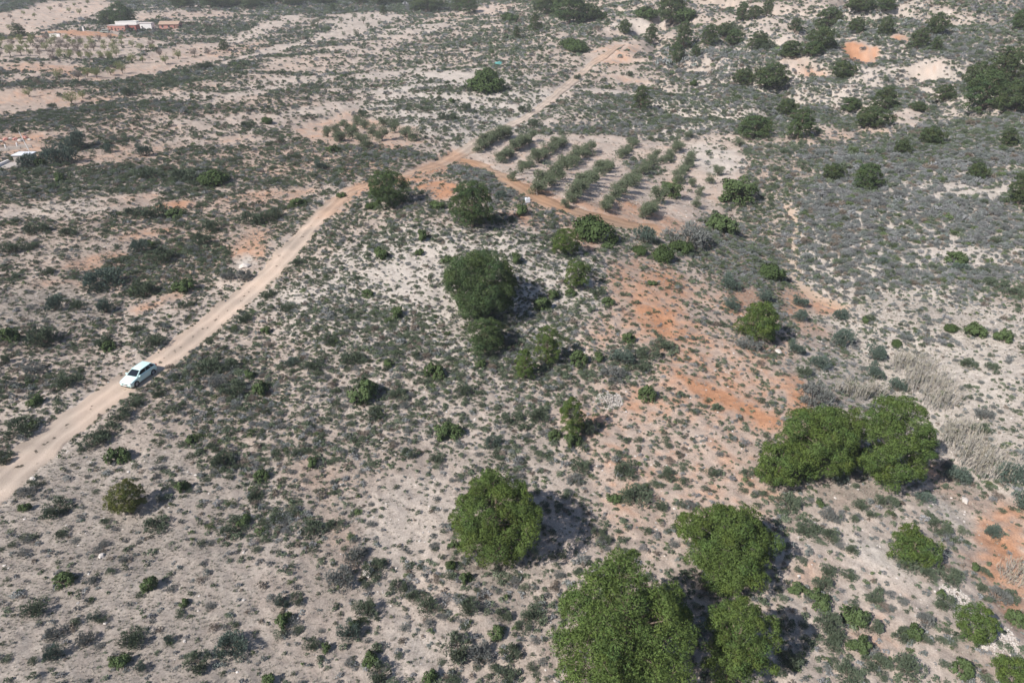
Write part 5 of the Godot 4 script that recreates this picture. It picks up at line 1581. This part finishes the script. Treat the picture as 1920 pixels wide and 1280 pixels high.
	for j in tp.size():
		if rng.randf() > 0.8: continue
		var p := tp[j] + Vector2(rng.randf_range(-0.35, 0.35), rng.randf_range(-0.3, 0.3))
		if n_mid.get_noise_2d(p.x, p.y * 2.0) < -0.12: continue
		var r := rng.randf_range(0.10, 0.28)
		push(low[j % 4][1], Vector3(p.x, base_h(p.x, p.y) + 0.05, -p.y), rng.randf() * TAU, r, r * 0.7, Color(0.13, 0.125, 0.09))
	var total := 0
	for s in low + mid + grass: total += s[1].size() / 16
	print("copies ", total, " candidates ", big.size(), " ", count)
	stuff("low_scrub", "low grey-green dwarf scrub covering the valley and slopes", "scrub", low + mid)
	var stones := []
	for k in 3:
		rng.seed = 780 + k
		var mb := MB.new()
		lump(mb, Vector3(0, 0.2, 0), 1.0, 0.6)
		stones.append([mb.mesh(), PackedFloat32Array()])
	rng.seed = 2028
	for i in 42000:
		var pf := 26.0 + 115.0 * sqrt(rng.randf())
		var px := (rng.randf() * 2.0 - 1.0) * (18.0 + pf * 0.70)
		var pp := samp(m_pal, px, pf) + n_col.get_noise_2d(px * 1.2 - 60.0, pf * 1.2) * 0.9
		if rng.randf() > pp * 0.9 - samp(m_ora, px, pf) or road_at(px, pf) < 0.3: continue
		var r := 0.035 + 0.12 * pow(rng.randf(), 3.0)
		var kk := rng.randf_range(0.75, 1.15)
		push(stones[i % 3][1], Vector3(px, ground_h(px, pf), -pf), rng.randf() * TAU, r, r * rng.randf_range(0.5, 0.9), Color(0.50 * kk, 0.465 * kk, 0.425 * kk))
	stuff("loose_stones", "small pale stones strewn over the ground between the scrub", "stones", stones)
	stuff("dry_grass", "short dry beige grass tufts between the scrub", "grass", grass)

var landmarks := []
func spot_words(x: float, f: float) -> String:
	if landmarks.is_empty():
		for a in [[260, 760, "near the white car"], [120, 1080, "on the dry grassy slope"], [420, 1180, "on the dry grassy slope"], [250, 960, "around the yellowish pine"], [925, 1040, "around the lone broad pine"], [800, 1200, "near the biggest pine"], [640, 880, "between the white car and the lone broad pine"], [1300, 880, "on the lower orange slope"], [1300, 660, "on the upper orange slope"], [1640, 1100, "near the dome-shaped pine"], [1850, 1200, "near the sheet of white stones"], [1520, 960, "below the joined pair of pines"], [1760, 800, "beside the dry canes"], [1700, 600, "on the pale hillside above the canes"], [1650, 420, "on the grey scrub hillside"], [900, 560, "around the large dark hillock pine"], [700, 700, "at the foot of the pale hillock"], [1050, 760, "near the heap of grey stones"], [450, 560, "beside the straight stretch of track"], [150, 600, "in the hollow beyond the track"], [300, 420, "in the orange scrub beyond the track"], [1400, 500, "below the olive grove"], [300, 250, "near the far sheds"], [1200, 200, "behind the olive grove"]]:
			var g := gp(a[0], a[1])
			landmarks.append([Vector2(g.x, -g.z), a[2]])
	var best := 1e9
	var w := ""
	for l in landmarks:
		var d: float = l[0].distance_to(Vector2(x, f))
		if d < best:
			best = d; w = l[1]
	return w
